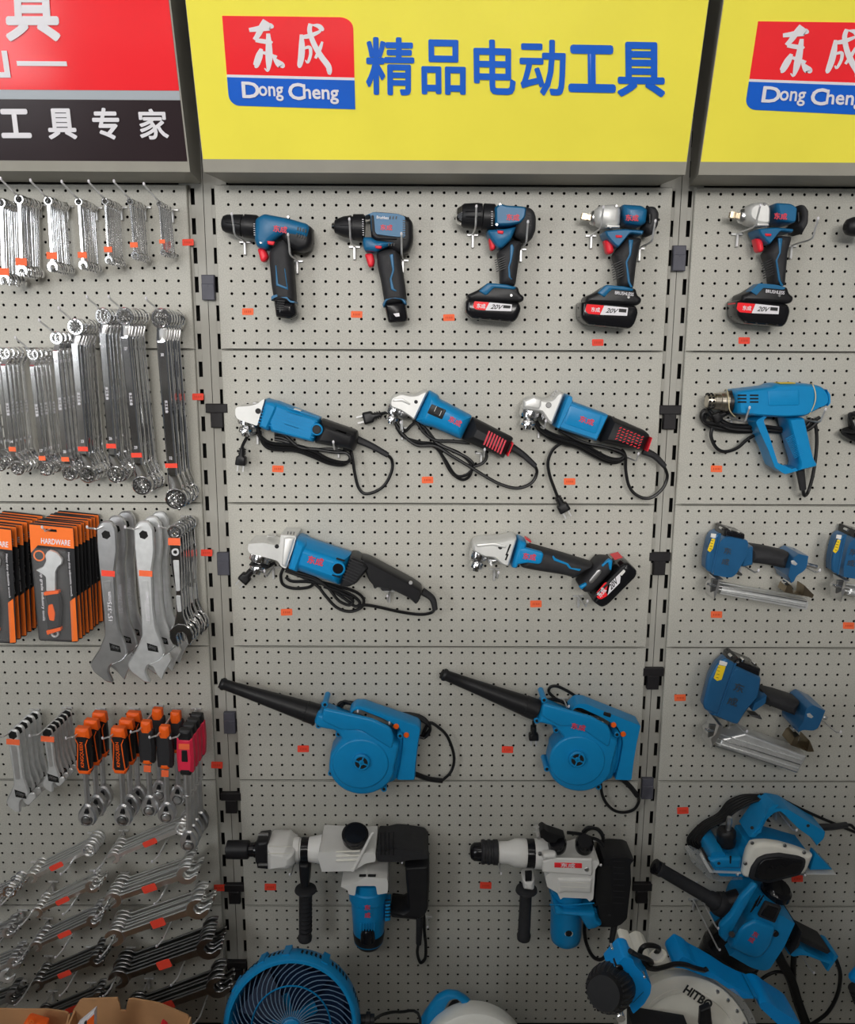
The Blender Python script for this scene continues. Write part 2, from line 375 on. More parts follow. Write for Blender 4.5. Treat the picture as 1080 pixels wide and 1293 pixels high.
# lightbox headers: tilted forward
TLT = math.radians(16.5); DB = .12; HB = .42
yv, zv = -math.sin(TLT), math.cos(TLT)
ZB = ZT+.004
NS = (0, -math.cos(TLT), -math.sin(TLT))
def SP(u, v, lift=0):
    """photo point on the tilted sign plane"""
    r = fw*FOC+R2*(u-540)+U2*(646.5-v); n = Vector(NS); o = Vector((0, -DB, ZB))+n*lift
    return CAM+r*((o-CAM).dot(n)/r.dot(n))
def QD(name, m, pts, parent, lift=.0, th=.0, c=0, label=None):
    if c: pts = fillet(pts, 0)if 0 else pts
    n = Vector(NS); f = [SP(u, v)+n*lift for u, v in pts]; b = M()
    bk = [p-n*max(th, .0008) for p in f]; L = len(f); b.rings([bk, f], L, flat=True)
    return b.build(name, m, parent, label)
def header(name, label, x0, x1, slant):
    """sheet-steel box hung in front of the top boards"""
    r = thing(name, label, 'sign', ((x0+x1)/2, 0, ZB), 'header signs over the bays')
    b = M(); e = .012
    prof = [(0.0, ZB-.002), (-DB-.002, ZB-.002), (-DB-.002+yv*.024, ZB+.024*zv), (-DB+yv*(HB-.02), ZB+(HB-.02)*zv), (-DB+yv*HB, ZB+HB*zv), (0.0, ZB+HB*zv+.02)]
    a = [Vector((x0+(slant if y > -.01 else 0), y, z)) for y, z in prof]; c = [Vector((x1-(slant if y > -.01 else 0), y, z)) for y, z in prof]
    b.rings([a, c], 6, flat=True); b.build('casing', 'frame', r); return r
xa, xb = SP(256, 200).x, SP(868, 200).x
zs0 = .022
def face(r, x0, x1, m, h0=.022, h1=HB-.012, name='sign_face', lift=.0022):
    o = [Vector((0, -DB+yv*h, ZB+zv*h)) for h in (h0, h1)]; n = Vector(NS)*lift; b = M()
    q = [Vector((x0, 0, 0))+o[0]+n, Vector((x1, 0, 0))+o[0]+n, Vector((x1, 0, 0))+o[1]+n, Vector((x0, 0, 0))+o[1]+n]
    b.rings([[p-n*.7 for p in q], q], 4, flat=True); return b.build(name, m, r)
hm = header('header_sign', 'long yellow header sign with logo block and big blue lettering over the middle bay', xa, xb, .02)
face(hm, xa+.001, xb-.001, 'yellow')
def logo(r, q, tl, tr, bl, br, ov=None):
    """red over blue block with one rounded top corner and one rounded bottom corner; corners in photo pixels"""
    def L(a, b): # a across 0..1, b down 0..1
        x = (tl[0]*(1-a)+tr[0]*a)*(1-b)+(bl[0]*(1-a)+br[0]*a)*b; y = (tl[1]*(1-a)+tr[1]*a)*(1-b)+(bl[1]*(1-a)+br[1]*a)*b; return x, y
    arc = [(.9+.1*math.sin(t), .12-.12*math.cos(t)) for t in [PI/2*k/6 for k in range(7)]]
    t = QD('logo_block', 'redsign', [L(0, 0)]+[L(*p) for p in arc]+[L(1, .655), L(0, .655)], r, .0034, .001)
    QD('logo_stripe', 'white', [L(0, .655), L(1, .655), L(1, .685), L(0, .685)], r, .0034, .001)
    arc = [(.075-.075*math.sin(t), .9+.1*(1-math.cos(t))-0 if 0 else 1-.11+.11*math.cos(PI/2-t)*0+.11*math.sin(t)*0) for t in [0]]
    arc = [(.08-.08*math.sin(t), 1-.12+.12*math.cos(t)) for t in [PI/2*k/6 for k in range(7)]]
    QD('logo_block', 'bluesign', [L(0, .685), L(1, .685), L(1, 1)]+[L(*p) for p in arc], r, .0034, .001)
    # brush strokes of the two characters, each a tapering ribbon: (x, y, half width)
    ST = [[(.20, .155, .016), (.27, .14, .022), (.36, .115, .030), (.375, .135, .010)], [(.335, .05, .026), (.300, .12, .024), (.265, .21, .02), (.235, .262, .014)],
          [(.245, .265, .016), (.29, .275, .018), (.355, .285, .017), (.37, .272, .008)], [(.345, .19, .014), (.345, .30, .022), (.34, .46, .026), (.325, .60, .010), (.300, .575, .004)],
          [(.285, .36, .012), (.265, .44, .026), (.235, .545, .022), (.222, .56, .006)], [(.375, .46, .008), (.41, .515, .026), (.435, .545, .026), (.43, .565, .006)],
          [(.295, .40, .012), (.345, .425, .014), (.40, .455, .016)],
          [(.60, .195, .012), (.60, .31, .022), (.592, .43, .024), (.575, .535, .018), (.565, .56, .004)], [(.60, .225, .014), (.66, .21, .018), (.735, .165, .012), (.75, .14, .006)],
          [(.675, .075, .016), (.665, .16, .018), (.695, .30, .020), (.745, .43, .022), (.80, .54, .022), (.805, .62, .012), (.785, .57, .004)],
          [(.76, .27, .008), (.735, .36, .014), (.70, .455, .010)], [(.62, .345, .010), (.66, .335, .013), (.665, .41, .012), (.64, .50, .010), (.622, .475, .004)],
          [(.69, .09, .006), (.735, .10, .018), (.76, .135, .018), (.765, .155, .004)]]
    b = M(); n = Vector(NS)*.0046
    for s in ST:
        pts = catmull([Vector(p) for p in s], 5); A = []; B_ = []
        for i, p in enumerate(pts):
            d = pts[min(i+1, len(pts)-1)]-pts[max(i-1, 0)]; d = Vector((d.x, d.y*.75, 0)).normalized(); w = p.z*1.05
            A.append(SP(*L(p.x-d.y*w, p.y+d.x*w*1.33))+n); B_.append(SP(*L(p.x+d.y*w, p.y-d.x*w*1.33))+n)
        k = len(pts); b.add(A+B_, [[i, i+1, k+i+1, k+i] for i in range(k-1)], [False]*(k-1)); n = n*1.004
    b.build('logo_lettering', 'white', r)
    for s, a0, a1, b0, b1, bd in (('D', .115, .245, .735, .905, .04), ('ong', .245, .435, .775, .93, .025), ('C', .48, .60, .735, .91, .04), ('heng', .595, .87, .745, .945, .025)):
        text(s, [SP(*L(a0, b1)), SP(*L(a1, b1)), SP(*L(a0, b0)), SP(*L(a1, b0))], NS, 'logo_lettering', 'white', r, bd, .0048)
logo(hm, None, (281, 20), (446, 22), (290, 133), (449, 138))
for s, x0, x1, y0, y1, bd in (('精', 463, 522, 48, 118, .022), ('品', 533, 587, 51, 117.5, .022), ('电', 599, 650, 51, 117.5, .022), ('动', 657, 713, 51, 119, .022), ('工', 719, 775, 59, 113.5, .05), ('具', 780, 838, 54.5, 120, .03)):
    text(s, [SP(x0+1, y1), SP(x1, y1+1), SP(x0, y0), SP(x1, y0+1)], NS, 'sign_lettering', 'bluesign', hm, bd, .0040)
xc = SP(884, 205).x
hr = header('header_sign', 'yellow header sign with logo block, over the heat gun bay', xc, xc+1.0, .02); face(hr, xc+.001, xc+.999, 'yellow')
logo(hr, None, (957, 27), (1124, 29), (940, 138), (1108, 146))
xd = SP(238, 195).x
hl = header('header_sign', 'red and dark brown header sign with white lettering over the hand wrenches', xd-1.0, xd, .01)
def hgt(v): q = SP(100, v); return (q.z-ZB)/zv
face(hl, xd-1, xd-.003, 'brown', hgt(203), hgt(126)); face(hl, xd-1, xd-.003, 'greyfilm', hgt(126)+.0005, hgt(114), 'sign_stripe'); face(hl, xd-1, xd-.003, 'redsign', hgt(114)+.0005, HB-.012)
for s, x0, x1, y0, y1, bd in (('工', 1, 39, 139, 172.5, .05), ('具', 60, 97, 138, 174.5, .035), ('专', 117, 152, 137, 175, .03), ('家', 175, 213, 138, 175, .025)):
    text(s, [SP(x0+4, y1), SP(x1+1, y1), SP(x0, y0), SP(x1-3, y0)], NS, 'sign_lettering', 'white', hl, bd, .0044)
text('具', [SP(11, 50), SP(76, 50), SP(8, -33), SP(70, -33)], NS, 'sign_lettering', 'white', hl, .03, .0044)
QD('sign_rule', 'white', [(22, 77), (85, 77.5), (86, 83.5), (23, 83)], hl, .0046, .001)
QD('sign_rule', 'white', [(3, 64), (10, 64), (15, 98), (-30, 98), (-31, 91), (7, 91)], hl, .0046, .001)
# base deck below the picture
bd_ = thing('base_shelf', 'grey steel base shelf at the foot of the perforated wall', 'shelf', (0, -.3, 0))
M().box((-1.6, -.62, .03), (1.6, -.016, .06), .003).build('deck', 'post', bd_); M().box((-1.6, -.60, 0), (1.6, -.58, .03), .002).build('kick_plate', 'post', bd_)
for x in (-1.55, -.53, .49, 1.55): M().box((x, -.58, 0), (x+.03, -.05, .03)).build('foot', 'post', bd_)
# ---------------------------------------------------------------- tool builder: outlines read off the photo, each at its own distance and thickness
class Tool:
    def __init__(s, name, label, cat, x0, y0, sc, at, d, group=None, fx=None):
        s.o, s.sc, s.fx = (x0, y0), sc, fx; u, v = s.q(at); s.r = thing(name, label, cat, P(u, v, d), group)
    def q(s, p):
        u, v = s.o[0]+p[0]/s.sc, s.o[1]+p[1]/s.sc
        return s.fx(u, v) if s.fx else (u, v)
    def sl(s, name, m, pts, d0, d1, r=.004, c=8, par=None, seg=3, rb=None, label=None):
        return M().slab([s.q(p) for p in pts], d0, d1, r, c/s.sc, seg, rb).build(name, m, par or s.r, label)
    def px(s, d): return (P(541, 646, d)-P(540, 646, d)).length/s.sc
    def W(s, p, d): return P(*s.q(p), d)
    def la(s, name, m, a, b, d, prof, n=24, par=None, d2=None, label=None):
        k = s.px(d); return M().lathe(s.W(a, d), s.W(b, d if d2 is None else d2), [(t, r*k) for t, r in prof], n).build(name, m, par or s.r, label)
    def disc(s, name, m, p, rad, d0, d1, par=None, bev=.15, n=20):
        k = s.px(d1); c = s.W(p, d1); a = Vector((c.x, -d0, c.z)); h = min(.4, bev*rad*k/max(1e-4, d1-d0))
        return M().lathe(a, c, [(0, rad*k), (1-h, rad*k), (1, rad*k*(1-bev))], n).build(name, m, par or s.r)
    def tu(s, name, m, pts, r, d=.03, par=None, n=7, sub=6, taper=None):
        return M().tube([s.W(p, p[2] if len(p) > 2 else d) for p in pts], r, n, sub, taper).build(name, m, par or s.r)
    def bars(s, name, m, a, b, n, L, w, ang, d, h=.0012, par=None):
        """n thin bars from a to b, each L long along ang degrees and w wide"""
        g = M(); c, t = math.cos(math.radians(ang)), math.sin(math.radians(ang))
        for i in range(n):
            f = i/max(1, n-1); x, y = a[0]+(b[0]-a[0])*f, a[1]+(b[1]-a[1])*f
            g.slab([s.q((x+i_*c*L/2-j*t*w/2, y+i_*t*L/2+j*c*w/2)) for i_, j in ((-1, -1), (1, -1), (1, 1), (-1, 1))], d-.001, d+h, 0, 0)
        return g.build(name, m, par or s.r)
    def tx(s, t, p, w, h, rot, d, m='redp', par=None, bold=.03, name='logo_print', shear=0):
        u, v = s.q(p); u2, v2 = s.q((p[0]+math.cos(math.radians(rot)), p[1]+math.sin(math.radians(rot))))
        return ptext(t, u, v, w/s.sc, h/s.sc, math.atan2(v2-v, u2-u), d, name, m, par or s.r, bold, shear)
    def screws(s, pts, rad, d, m='dsteel', par=None):
        for p in pts: s.disc('screw', m, p, rad, d-.002, d+.0008, par)
def plug(t, a, ang, L, d, par, prong=True):
    """mains plug: ribbed neck at a, body along ang degrees, two prongs"""
    c, q = math.cos(math.radians(ang)), math.sin(math.radians(ang)); f = lambda x, y: (a[0]+x*c-y*q, a[1]+x*q+y*c)
    b = t.sl('plug', 'cord', [f(0, -.13*L), f(.45*L, -.17*L), f(.5*L, -.3*L), f(L, -.32*L), f(L, .32*L), f(.5*L, .3*L), f(.45*L, .17*L), f(0, .13*L)], d, d+.022, .006, L*.08, par)
    for k in range(3): t.la('strain_rib', 'cord', f(.08*L+k*.12*L, 0), f(.14*L+k*.12*L, 0), d+.011, [(0, .19*L), (1, .2*L)], 10, b)
    if prong:
        for y in (-.15, .15): t.sl('prong', 'zinc', [f(L*.98, y*L-.04*L), f(1.32*L, y*L-.04*L), f(1.32*L, y*L+.04*L), f(L*.98, y*L+.04*L)], d+.010, d+.012, 0, 0, b)
    return b
HK = []
def hook(u, v, what, L=.105, tip=.036, lean=(0, 0), grp='wire hooks in the perforated panels'):
    """zinc wire peg hook: cross plate and drop leg on the board, arm with an upturned end"""
    p = P(u, v, 0); r = thing('peg_hook', 'zinc wire hook '+what, 'hook', p, grp); b = M()
    b.box((p.x-.012, -.005, p.z-.0022), (p.x+.012, 0, p.z+.0022), .0008); b.box((p.x-.0026, -.010, p.z-.026), (p.x+.0026, -.004, p.z), .001)
    b.build('cross_plate', 'zinc', r)
    e = Vector((p.x+lean[0], -L, p.z+.004)); b = M()
    b.tube([p+Vector((0, .002, 0)), p+Vector((lean[0]*.3, -L*.4, .002)), e, e+Vector((lean[1]*.4, -.012, tip*.45)), e+Vector((lean[1], -.022, tip))], .0019, 7, 5); w = b.build('arm', 'zinc', r)
    t = e+Vector((lean[1], -.022, tip)); M().lathe(t, t+Vector((0, -.002, .005)), [(0, .0022), (.5, .0026), (1, .0016)], 8).build('tip', 'white', r)
    return r
def hook_at(u, v, what, L=.09, tip=.012, lean=0, grp='wire hooks in the perforated panels'):
    """a hook whose bright tip is seen at u, v"""
    t = P(u, v, L+.022); b = Vector((t.x-lean, 0, t.z-tip-.008)); r = Vector((b.x, 0, b.z))-CAM
    return hook(540+FOC*r.dot(R2)/r.dot(fw), 646.5-FOC*r.dot(U2)/r.dot(fw), what, L, tip, (0, lean), grp)
STK = 'orange price stickers on the perforated panels'
def sticker(u, v, where, w=15, h=8.5, m='sticker', rot=0, d=.0):
    p = P(u, v, d); b = M(); c, q = math.cos(rot), math.sin(rot)
    b.slab([(u+x*c-y*q, v+x*q+y*c) for x, y in ((-w/2, -h/2), (w/2, -h/2), (w/2, h/2), (-w/2, h/2))], d+.0002, d+.0007, 0, 1.2)
    r = tag(b.build('price_sticker', m, origin=p), 'small fluorescent orange price sticker '+where, 'price sticker', STK)
    s_ = (P(u+1, v, d)-P(u, v, d)).length; g = M()
    for x in (-.25, -.1, .03, .15, .27): g.box((p.x+(x-.025)*w*s_, -d-.0011, p.z-.16*h*s_), (p.x+(x+.03)*w*s_, -d-.0008, p.z+.16*h*s_))
    g.build('price_print', 'stink', r); return r
# ---- compact drills
def drill_battery12(t, B, rim, lab=None):
    b = t.sl('battery', 'gloss', B, .016, .066, .014, 10); t.sl('battery_collar', 'blued', rim, .016, .067, .012, 8)
    return b
t = Tool('cordless_drill', 'slim blue and black cordless drill with plain black chuck, first in the top row', 'drill', 250, 230, 3.6, (300, 300), .04)
t.la('chuck', 'black', (110, 186), (272, 206), .043, [(0, 20), (.03, 30), (.12, 37), (.45, 44), (.56, 46), (.57, 40), (.62, 40), (.63, 48), (.95, 50), (1, 46)], 28)
g = M(); k = t.px(.043)
for i in range(12):
    a = i*PI/6; o = lambda x, r: t.W((x, 186+(x-110)*.123+math.cos(a)*r), .043)+Vector((0, -math.sin(a)*r*k, 0))
    g.tube([o(132, 38), o(200, 46)], .0011, 5, 1)
g.build('chuck_ribs', 'black', t.r)
t.sl('motor_cap', 'black', [(385, 165), (420, 170), (505, 196), (528, 215), (530, 288), (512, 318), (470, 326), (420, 300), (380, 262)], .010, .070, .018, 14)
t.sl('body_shell', 'blued', [(262, 168), (300, 144), (420, 167), (505, 192), (524, 222), (516, 272), (470, 262), (395, 250), (350, 285), (330, 318), (272, 302), (258, 262)], .008, .074, .015, 10)
t.sl('handle', 'rubber', [(345, 288), (396, 250), (432, 300), (442, 400), (452, 548), (348, 552), (334, 470), (326, 380), (322, 320)], .014, .068, .017, 12)
t.sl('trigger', 'red', [(270, 302), (306, 298), (326, 340), (314, 366), (288, 366)], .028, .058, .008, 8)
t.sl('selector_switch', 'red', [(314, 266), (352, 270), (346, 288), (318, 284)], .070, .077, .002, 4)
t.sl('grip_line', 'blued', [(352, 378), (357, 378), (366, 462), (404, 478), (392, 392), (397, 392), (411, 490), (356, 470)], .066, .0695, .001, 2)
drill_battery12(t, [(345, 535), (450, 545), (460, 606), (430, 626), (355, 614)], [(336, 518), (375, 508), (415, 518), (430, 540), (452, 543), (452, 552), (424, 552), (408, 532), (375, 524), (350, 538), (344, 552), (338, 552)])
t.bars('latch_ribs', 'black', (378, 540), (372, 578), 5, 34, 4, 3, .066)
t.tx('东成', (374, 214), 62, 30, 8, .0745); t.bars('vent_slots', 'black', (455, 212), (490, 222), 4, 16, 6, 95, .074); t.bars('vent_slots', 'black', (450, 240), (485, 250), 4, 16, 6, 95, .074)
t.bars('gear_marks', 'white', (256, 190), (258, 240), 6, 8, 3, 5, .070); t.screws([(286, 274), (410, 158)], 6, .073)
t = Tool('cordless_drill', 'blue and black cordless drill with framed side panel, second in the top row', 'drill', 250, 230, 3.6, (770, 300), .04)
t.la('chuck', 'black', (620, 200), (758, 208), .043, [(0, 18), (.03, 28), (.3, 42), (.55, 48), (.56, 44), (.6, 44), (.62, 53), (.95, 56), (1, 50)], 28)
t.la('chuck_tip', 'chrome', (609, 199), (626, 200), .043, [(0, 12), (.5, 16), (1, 24)], 20)
g = M()
for i in range(12):
    a = i*PI/6; o = lambda x, r: t.W((x, 200+(x-620)*.058+math.cos(a)*r), .043)+Vector((0, -math.sin(a)*r*k, 0))
    g.tube([o(650, 38), o(694, 47)], .0011, 5, 1)
g.build('chuck_ribs', 'black', t.r)
t.sl('motor_cap', 'black', [(780, 145), (800, 134), (905, 142), (955, 158), (978, 182), (980, 280), (960, 328), (915, 335), (860, 300), (790, 270)], .010, .070, .016, 16)
t.sl('body_shell', 'blued', [(757, 158), (797, 138), (912, 146), (946, 160), (948, 266), (890, 262), (815, 252), (790, 236), (786, 165), (762, 170)], .009, .074, .012, 8)
t.sl('panel_frame', 'rubber', [(788, 150), (800, 150), (806, 228), (822, 246), (905, 252), (905, 262), (812, 258), (792, 240)], .066, .0765, .002, 6)
t.sl('body_shell', 'blued', [(752, 250), (790, 250), (812, 266), (902, 272), (905, 290), (850, 310), (818, 328), (760, 322), (748, 280)], .009, .073, .012, 8)
t.sl('handle', 'rubber', [(812, 320), (850, 306), (905, 300), (922, 340), (942, 460), (952, 545), (850, 560), (832, 450), (818, 390)], .014, .068, .017, 12)
t.sl('grip_inlay', 'blued', [(872, 330), (888, 325), (894, 400), (882, 440), (892, 484), (908, 496), (896, 497), (878, 488), (872, 440), (884, 400)], .064, .0695, .0015, 3)
t.sl('trigger', 'red', [(757, 326), (796, 322), (806, 360), (800, 388), (778, 392)], .028, .058, .008, 8)
t.sl('selector_switch', 'red', [(804, 288), (838, 290), (834, 304), (808, 302)], .070, .0765, .002, 4)
drill_battery12(t, [(846, 552), (945, 545), (957, 628), (940, 640), (866, 642)], [(838, 556), (852, 530), (890, 520), (928, 526), (948, 536), (952, 562), (940, 560), (928, 540), (888, 536), (862, 545), (852, 572), (844, 572)])
t.sl('battery_label', 'white', [(888, 598), (915, 594), (918, 610), (900, 612)], .064, .0668, 0, 2)
t.tx('东成', (857, 206), 54, 26, 2, .0745); t.tx('Brushless', (840, 161), 54, 13, 4, .0745, 'white', bold=.02)
t.bars('vent_slots', 'black', (938, 175), (938, 255), 9, 14, 5, 5, .0735); t.bars('vent_slots', 'black', (874, 162), (902, 162), 3, 14, 5, 100, .0738); t.bars('vent_slots', 'black', (868, 283), (892, 284), 3, 14, 5, 100, .072); t.bars('gear_marks', 'white', (750, 170), (752, 240), 8, 8, 3, 5, .072)
t.screws([(775, 281)], 8, .072)
# ---- 20 V drills and impact wrenches
def pack20(t, L, d0=.006, d1=.078):
    """slide-on battery under the handle: L maps the drawn points"""
    q = lambda a: [L(*p) for p in a]
    t.sl('battery_shoe', 'black', q([(165, 500), (215, 478), (262, 446), (345, 452), (398, 462), (404, 490), (424, 504), (422, 522), (398, 534), (180, 526)]), d0+.004, d1-.004, .010, 8)
    t.sl('shoe_cover', 'blued', q([(222, 482), (264, 443), (345, 450), (392, 462), (382, 476), (290, 468), (262, 498), (250, 500)]), .05, d1-.001, .005, 6)
    b = t.sl('battery', 'gloss', q([(163, 522), (185, 514), (402, 530), (411, 556), (396, 598), (374, 620), (190, 603), (162, 578)]), d0, d1, .010, 12)
    t.sl('battery_label', 'redsign', q([(206, 524), (272, 529), (254, 564), (212, 560), (200, 548)]), d1-.001, d1+.0006, 0, 4, b, label='red half of the battery label')
    t.sl('battery_label', 'white', q([(272, 529), (372, 538), (368, 568), (254, 564)]), d1-.001, d1+.0006, 0, 2, b, label='white half of the battery label')
    t.tx('东成', L(236, 545), 38, 20, 4, d1+.0008, 'white', b, .02); t.tx('20V', L(305, 549), 46, 20, 4, d1+.0008, 'ink', b, .03, shear=.2)
    t.sl('battery_label', 'ink', q([(334, 541), (366, 543), (364, 556), (332, 554)]), d1-.0008, d1+.0009, 0, 1, b, label='capacity box on the battery label'); t.screws([L(369, 498)], 6, d1-.004)
    t.bars('battery_ribs', 'black', L(230, 596), L(360, 606), 4, 14, 8, 60, d1-.004, par=b); return b
t = Tool('cordless_drill', 'blue and black cordless drill with big ribbed keyless chuck and slide-on battery', 'drill', 540, 230, 3.484, (330, 300), .04)
t.la('chuck_tip', 'chrome', (124, 148), (152, 148), .046, [(0, 20), (.3, 32), (1, 42)], 24)
t.la('chuck', 'black', (146, 148), (240, 150), .046, [(0, 38), (.15, 48), (.8, 52), (1, 50)], 28)
t.la('torque_collar', 'black', (242, 154), (296, 158), .046, [(0, 50), (.05, 54), (.9, 55), (1, 50)], 28)
g = M(); k = t.px(.046)
for i in range(14):
    a = i*PI/7; o = lambda x, r: t.W((x, 148+math.cos(a)*r), .046)+Vector((0, -math.sin(a)*r*k, 0))
    g.tube([o(165, 50), o(232, 52)], .0014, 5, 1)
g.build('chuck_ribs', 'black', t.r)
t.sl('motor_cap', 'rubber', [(395, 108), (440, 108), (466, 122), (478, 150), (476, 212), (454, 262), (420, 272), (372, 250), (380, 190)], .008, .076, .018, 12)
t.sl('body_shell', 'blued', [(286, 128), (296, 112), (318, 94), (345, 104), (420, 108), (436, 118), (430, 160), (398, 198), (350, 206), (288, 206)], .008, .080, .016, 8)
t.sl('body_shell', 'blued', [(256, 212), (345, 206), (392, 196), (366, 258), (320, 302), (300, 300), (276, 268), (258, 240)], .012, .076, .012, 8)
t.sl('trigger', 'red', [(264, 248), (294, 240), (301, 272), (296, 302), (274, 306)], .028, .060, .008, 8); t.sl('selector_switch', 'red', [(306, 212), (336, 214), (332, 230), (308, 226)], .072, .0795, .002, 3)
t.sl('handle', 'rubber', [(330, 292), (366, 256), (416, 258), (402, 345), (386, 462), (316, 456), (314, 380), (300, 312)], .014, .070, .017, 12)
t.sl('grip_inlay', 'blued', [(364, 278), (374, 272), (381, 290), (370, 350), (362, 372), (366, 420), (376, 428), (366, 428), (356, 418), (354, 372), (362, 345)], .066, .0715, .0015, 3)
t.bars('grip_ribs', 'black', (318, 336), (326, 384), 6, 50, 4, -22, .0695)
pack20(t, lambda a, b: (a, b)); t.tx('东成', (376, 155), 56, 28, 2, .0806); t.screws([(305, 186), (320, 98)], 6, .078); t.bars('vent_slots', 'black', (446, 140), (450, 190), 5, 16, 5, 15, .0755)
t.bars('gear_marks', 'white', (284, 130), (284, 190), 7, 7, 3, 0, .0765)
def impact(t, second):
    t.la('anvil', 'brass', (676, 150), (722, 158), .045, [(0, 15), (.1, 17), (.5, 17), (.52, 14), (1, 16)], 4)
    t.la('anvil_collar', 'steel', (716, 156), (734, 158), .045, [(0, 22), (.3, 28), (1, 30)], 20)
    t.sl('gear_housing', 'alu', [(722, 132), (762, 100), (836, 96), (850, 122), (846, 190), (820, 212), (762, 208), (730, 194), (716, 170)], .010, .078, .022, 12)
    t.sl('gear_housing_rib', 'alu', [(780, 186), (846, 190), (846, 204), (784, 204)], .06, .080, .003, 3)
    t.sl('motor_cap', 'rubber', [(940, 106), (998, 108), (1016, 136), (1012, 192), (985, 238), (950, 246), (930, 210), (950, 180)], .008, .076, .016, 10)
    t.sl('body_shell', 'blued', [(834, 97), (940, 104), (966, 122), (958, 186), (910, 206), (850, 194), (838, 150)], .006, .080, .014, 8)
    t.sl('vent_slot', 'black', [(972, 140), (984, 138), (984, 180), (974, 184)], .072, .0772, .001, 2)
    t.sl('body_shell', 'blued', [(754, 218), (850, 208), (950, 214), (938, 248), (878, 240), (824, 306), (800, 290), (766, 252)], .010, .077, .011, 8)
    t.sl('trigger', 'red', [(769, 262), (780, 255), (816, 256), (820, 308), (796, 324), (780, 316)], .028, .060, .008, 8); t.sl('selector_switch', 'red', [(824, 232), (858, 234), (855, 246), (828, 246)], .072, .080, .002, 3)
    t.sl('handle', 'rubber', [(826, 300), (872, 240), (946, 246), (924, 320), (906, 474), (834, 466), (826, 390), (804, 326)], .012, .070, .018, 12)
    t.sl('grip_inlay', 'blued', [(884, 252), (906, 254), (896, 320), (880, 352), (892, 440), (904, 462), (892, 466), (880, 440), (870, 352), (886, 318)], .066, .0716, .0015, 3)
    t.bars('grip_ribs', 'black', (832, 356), (840, 420), 7, 52, 4, -24, .0695)
    L = lambda a, b: (a+516-(0), b+8) if b < 512 else (a*1.05+492-(8 if a < 220 else 0), b*1.18-82)
    b = pack20(t, L, .004, .082); t.sl('battery_latch', 'red', [(664, 540), (682, 530), (684, 552), (668, 562)], .02, .066, .004, 3, b)
    t.tx('东成', (900, 157), 56, 28, 3, .0806); t.tx('BRUSHLESS', (866, 490), 82, 14, 6, .0815, 'white', bold=.02); t.screws([(832, 104), (806, 196)], 6, .078)
t = Tool('impact_wrench', 'impact wrench with silver gear housing, hanging fourth in the top row of the middle bay', 'impact wrench', 540, 230, 3.484, (850, 280), .04); impact(t, False)
t = Tool('impact_wrench', 'impact wrench with silver gear housing, alone on the top panel beyond the second upright', 'impact wrench', 540, 230, 3.484, (850, 280), .04, None, lambda u, v: (u+187.5+(v-270)*.03, v-2)); impact(t, True)
for u, v, w in ((310, 303, 'under the chuck of the slim first drill'), (376, 327, 'behind the body of the slim first drill'), (448, 309, 'under the chuck of the second drill'), (509, 326, 'behind the second drill'),
                (597, 294, 'under the big ribbed chuck'), (657.5, 312, 'behind the third drill'), (746, 295, 'under the nose of the fourth tool'), (807, 311, 'behind the fourth tool'), (930, 293, 'under the nose of the lone impact wrench'), (998, 308, 'behind the lone impact wrench')):
    hook(u, v+3, w, .10, .034)
# ---- corded angle grinders
def spindle(t, a, b, d, R, k=1.0):
    """bearing flange, spindle nut and washer below the gear head"""
    t.la('guard_flange', 'chrome', a, b, d, [(0, R*.9), (.08, R), (.40, R), (.42, R*.92), (.46, R*.92)], 28)
    t.la('spindle', 'dsteel', a, b, d, [(.44, R*.45), (.60, R*.45)], 14); t.la('disc_nut', 'chrome', a, b, d, [(.58, R*.62), (.66, R*.74), (.84, R*.74), (.86, R*.4), (1, R*.38)], 22)
t = Tool('angle_grinder', 'blue ribbed angle grinder with plain black tail, first of three in the second row', 'angle grinder', 270, 470, 3.724, (300, 250), .045)
t.sl('gear_head', 'alu', [(108, 168), (124, 153), (188, 150), (216, 142), (240, 122), (262, 118), (222, 256), (200, 246), (170, 236), (124, 222), (108, 204)], .016, .084, .018, 10)
t.sl('spindle_lock', 'steel', [(182, 148), (188, 138), (208, 138), (214, 147)], .035, .060, .004, 3); t.disc('screw', 'black', (208, 183), 13, .082, .0855)
spindle(t, (162, 200), (146, 300), .048, 42)
t.sl('guard_clamp', 'dsteel', [(176, 232), (204, 236), (214, 258), (190, 270), (174, 262)], .03, .066, .006, 5)
t.sl('motor_housing', 'blue', [(262, 124), (305, 130), (512, 208), (478, 332), (270, 280), (258, 240)], .012, .086, .030, 8)
t.sl('housing_collar', 'blue', [(246, 126), (258, 119), (304, 132), (326, 146), (318, 178), (272, 278), (252, 274), (214, 256)], .010, .090, .026, 8)
t.bars('housing_ribs', 'blue', (330, 180), (300, 262), 7, 190, 4, 17.5, .0860, .0008); t.bars('housing_ribs', 'blue', (420, 190), (400, 285), 6, 150, 4, 17.5, .0860, .0008)
t.sl('name_plate', 'pale', [(378, 166), (416, 178), (412, 186), (376, 176)], .060, .084, .001, 2)
t.sl('tail_housing', 'black', [(508, 210), (680, 270), (684, 312), (662, 374), (628, 362), (472, 334)], .014, .084, .026, 10)
t.bars('vent_slots', 'void', (560, 268), (640, 288), 3, 44, 7, 20, .0835); t.bars('vent_slots', 'void', (590, 276), (625, 288), 3, 36, 7, 20, .0835)
t.disc('dial_ring', 'blue', (484, 270), 28, .080, .0875); t.disc('switch_dial', 'black', (484, 270), 21, .082, .0895)
t.tu('cord_boot', 'rubber', [(664, 312), (740, 345), (820, 390)], .0088, .045, taper=.0058)
t.tu('power_cord', 'cord', [(812, 386, .045), (838, 414), (836, 470), (795, 540), (722, 572), (684, 548), (664, 480), (652, 400), (640, 368, .025), (610, 360, .02)], .0036, .03)
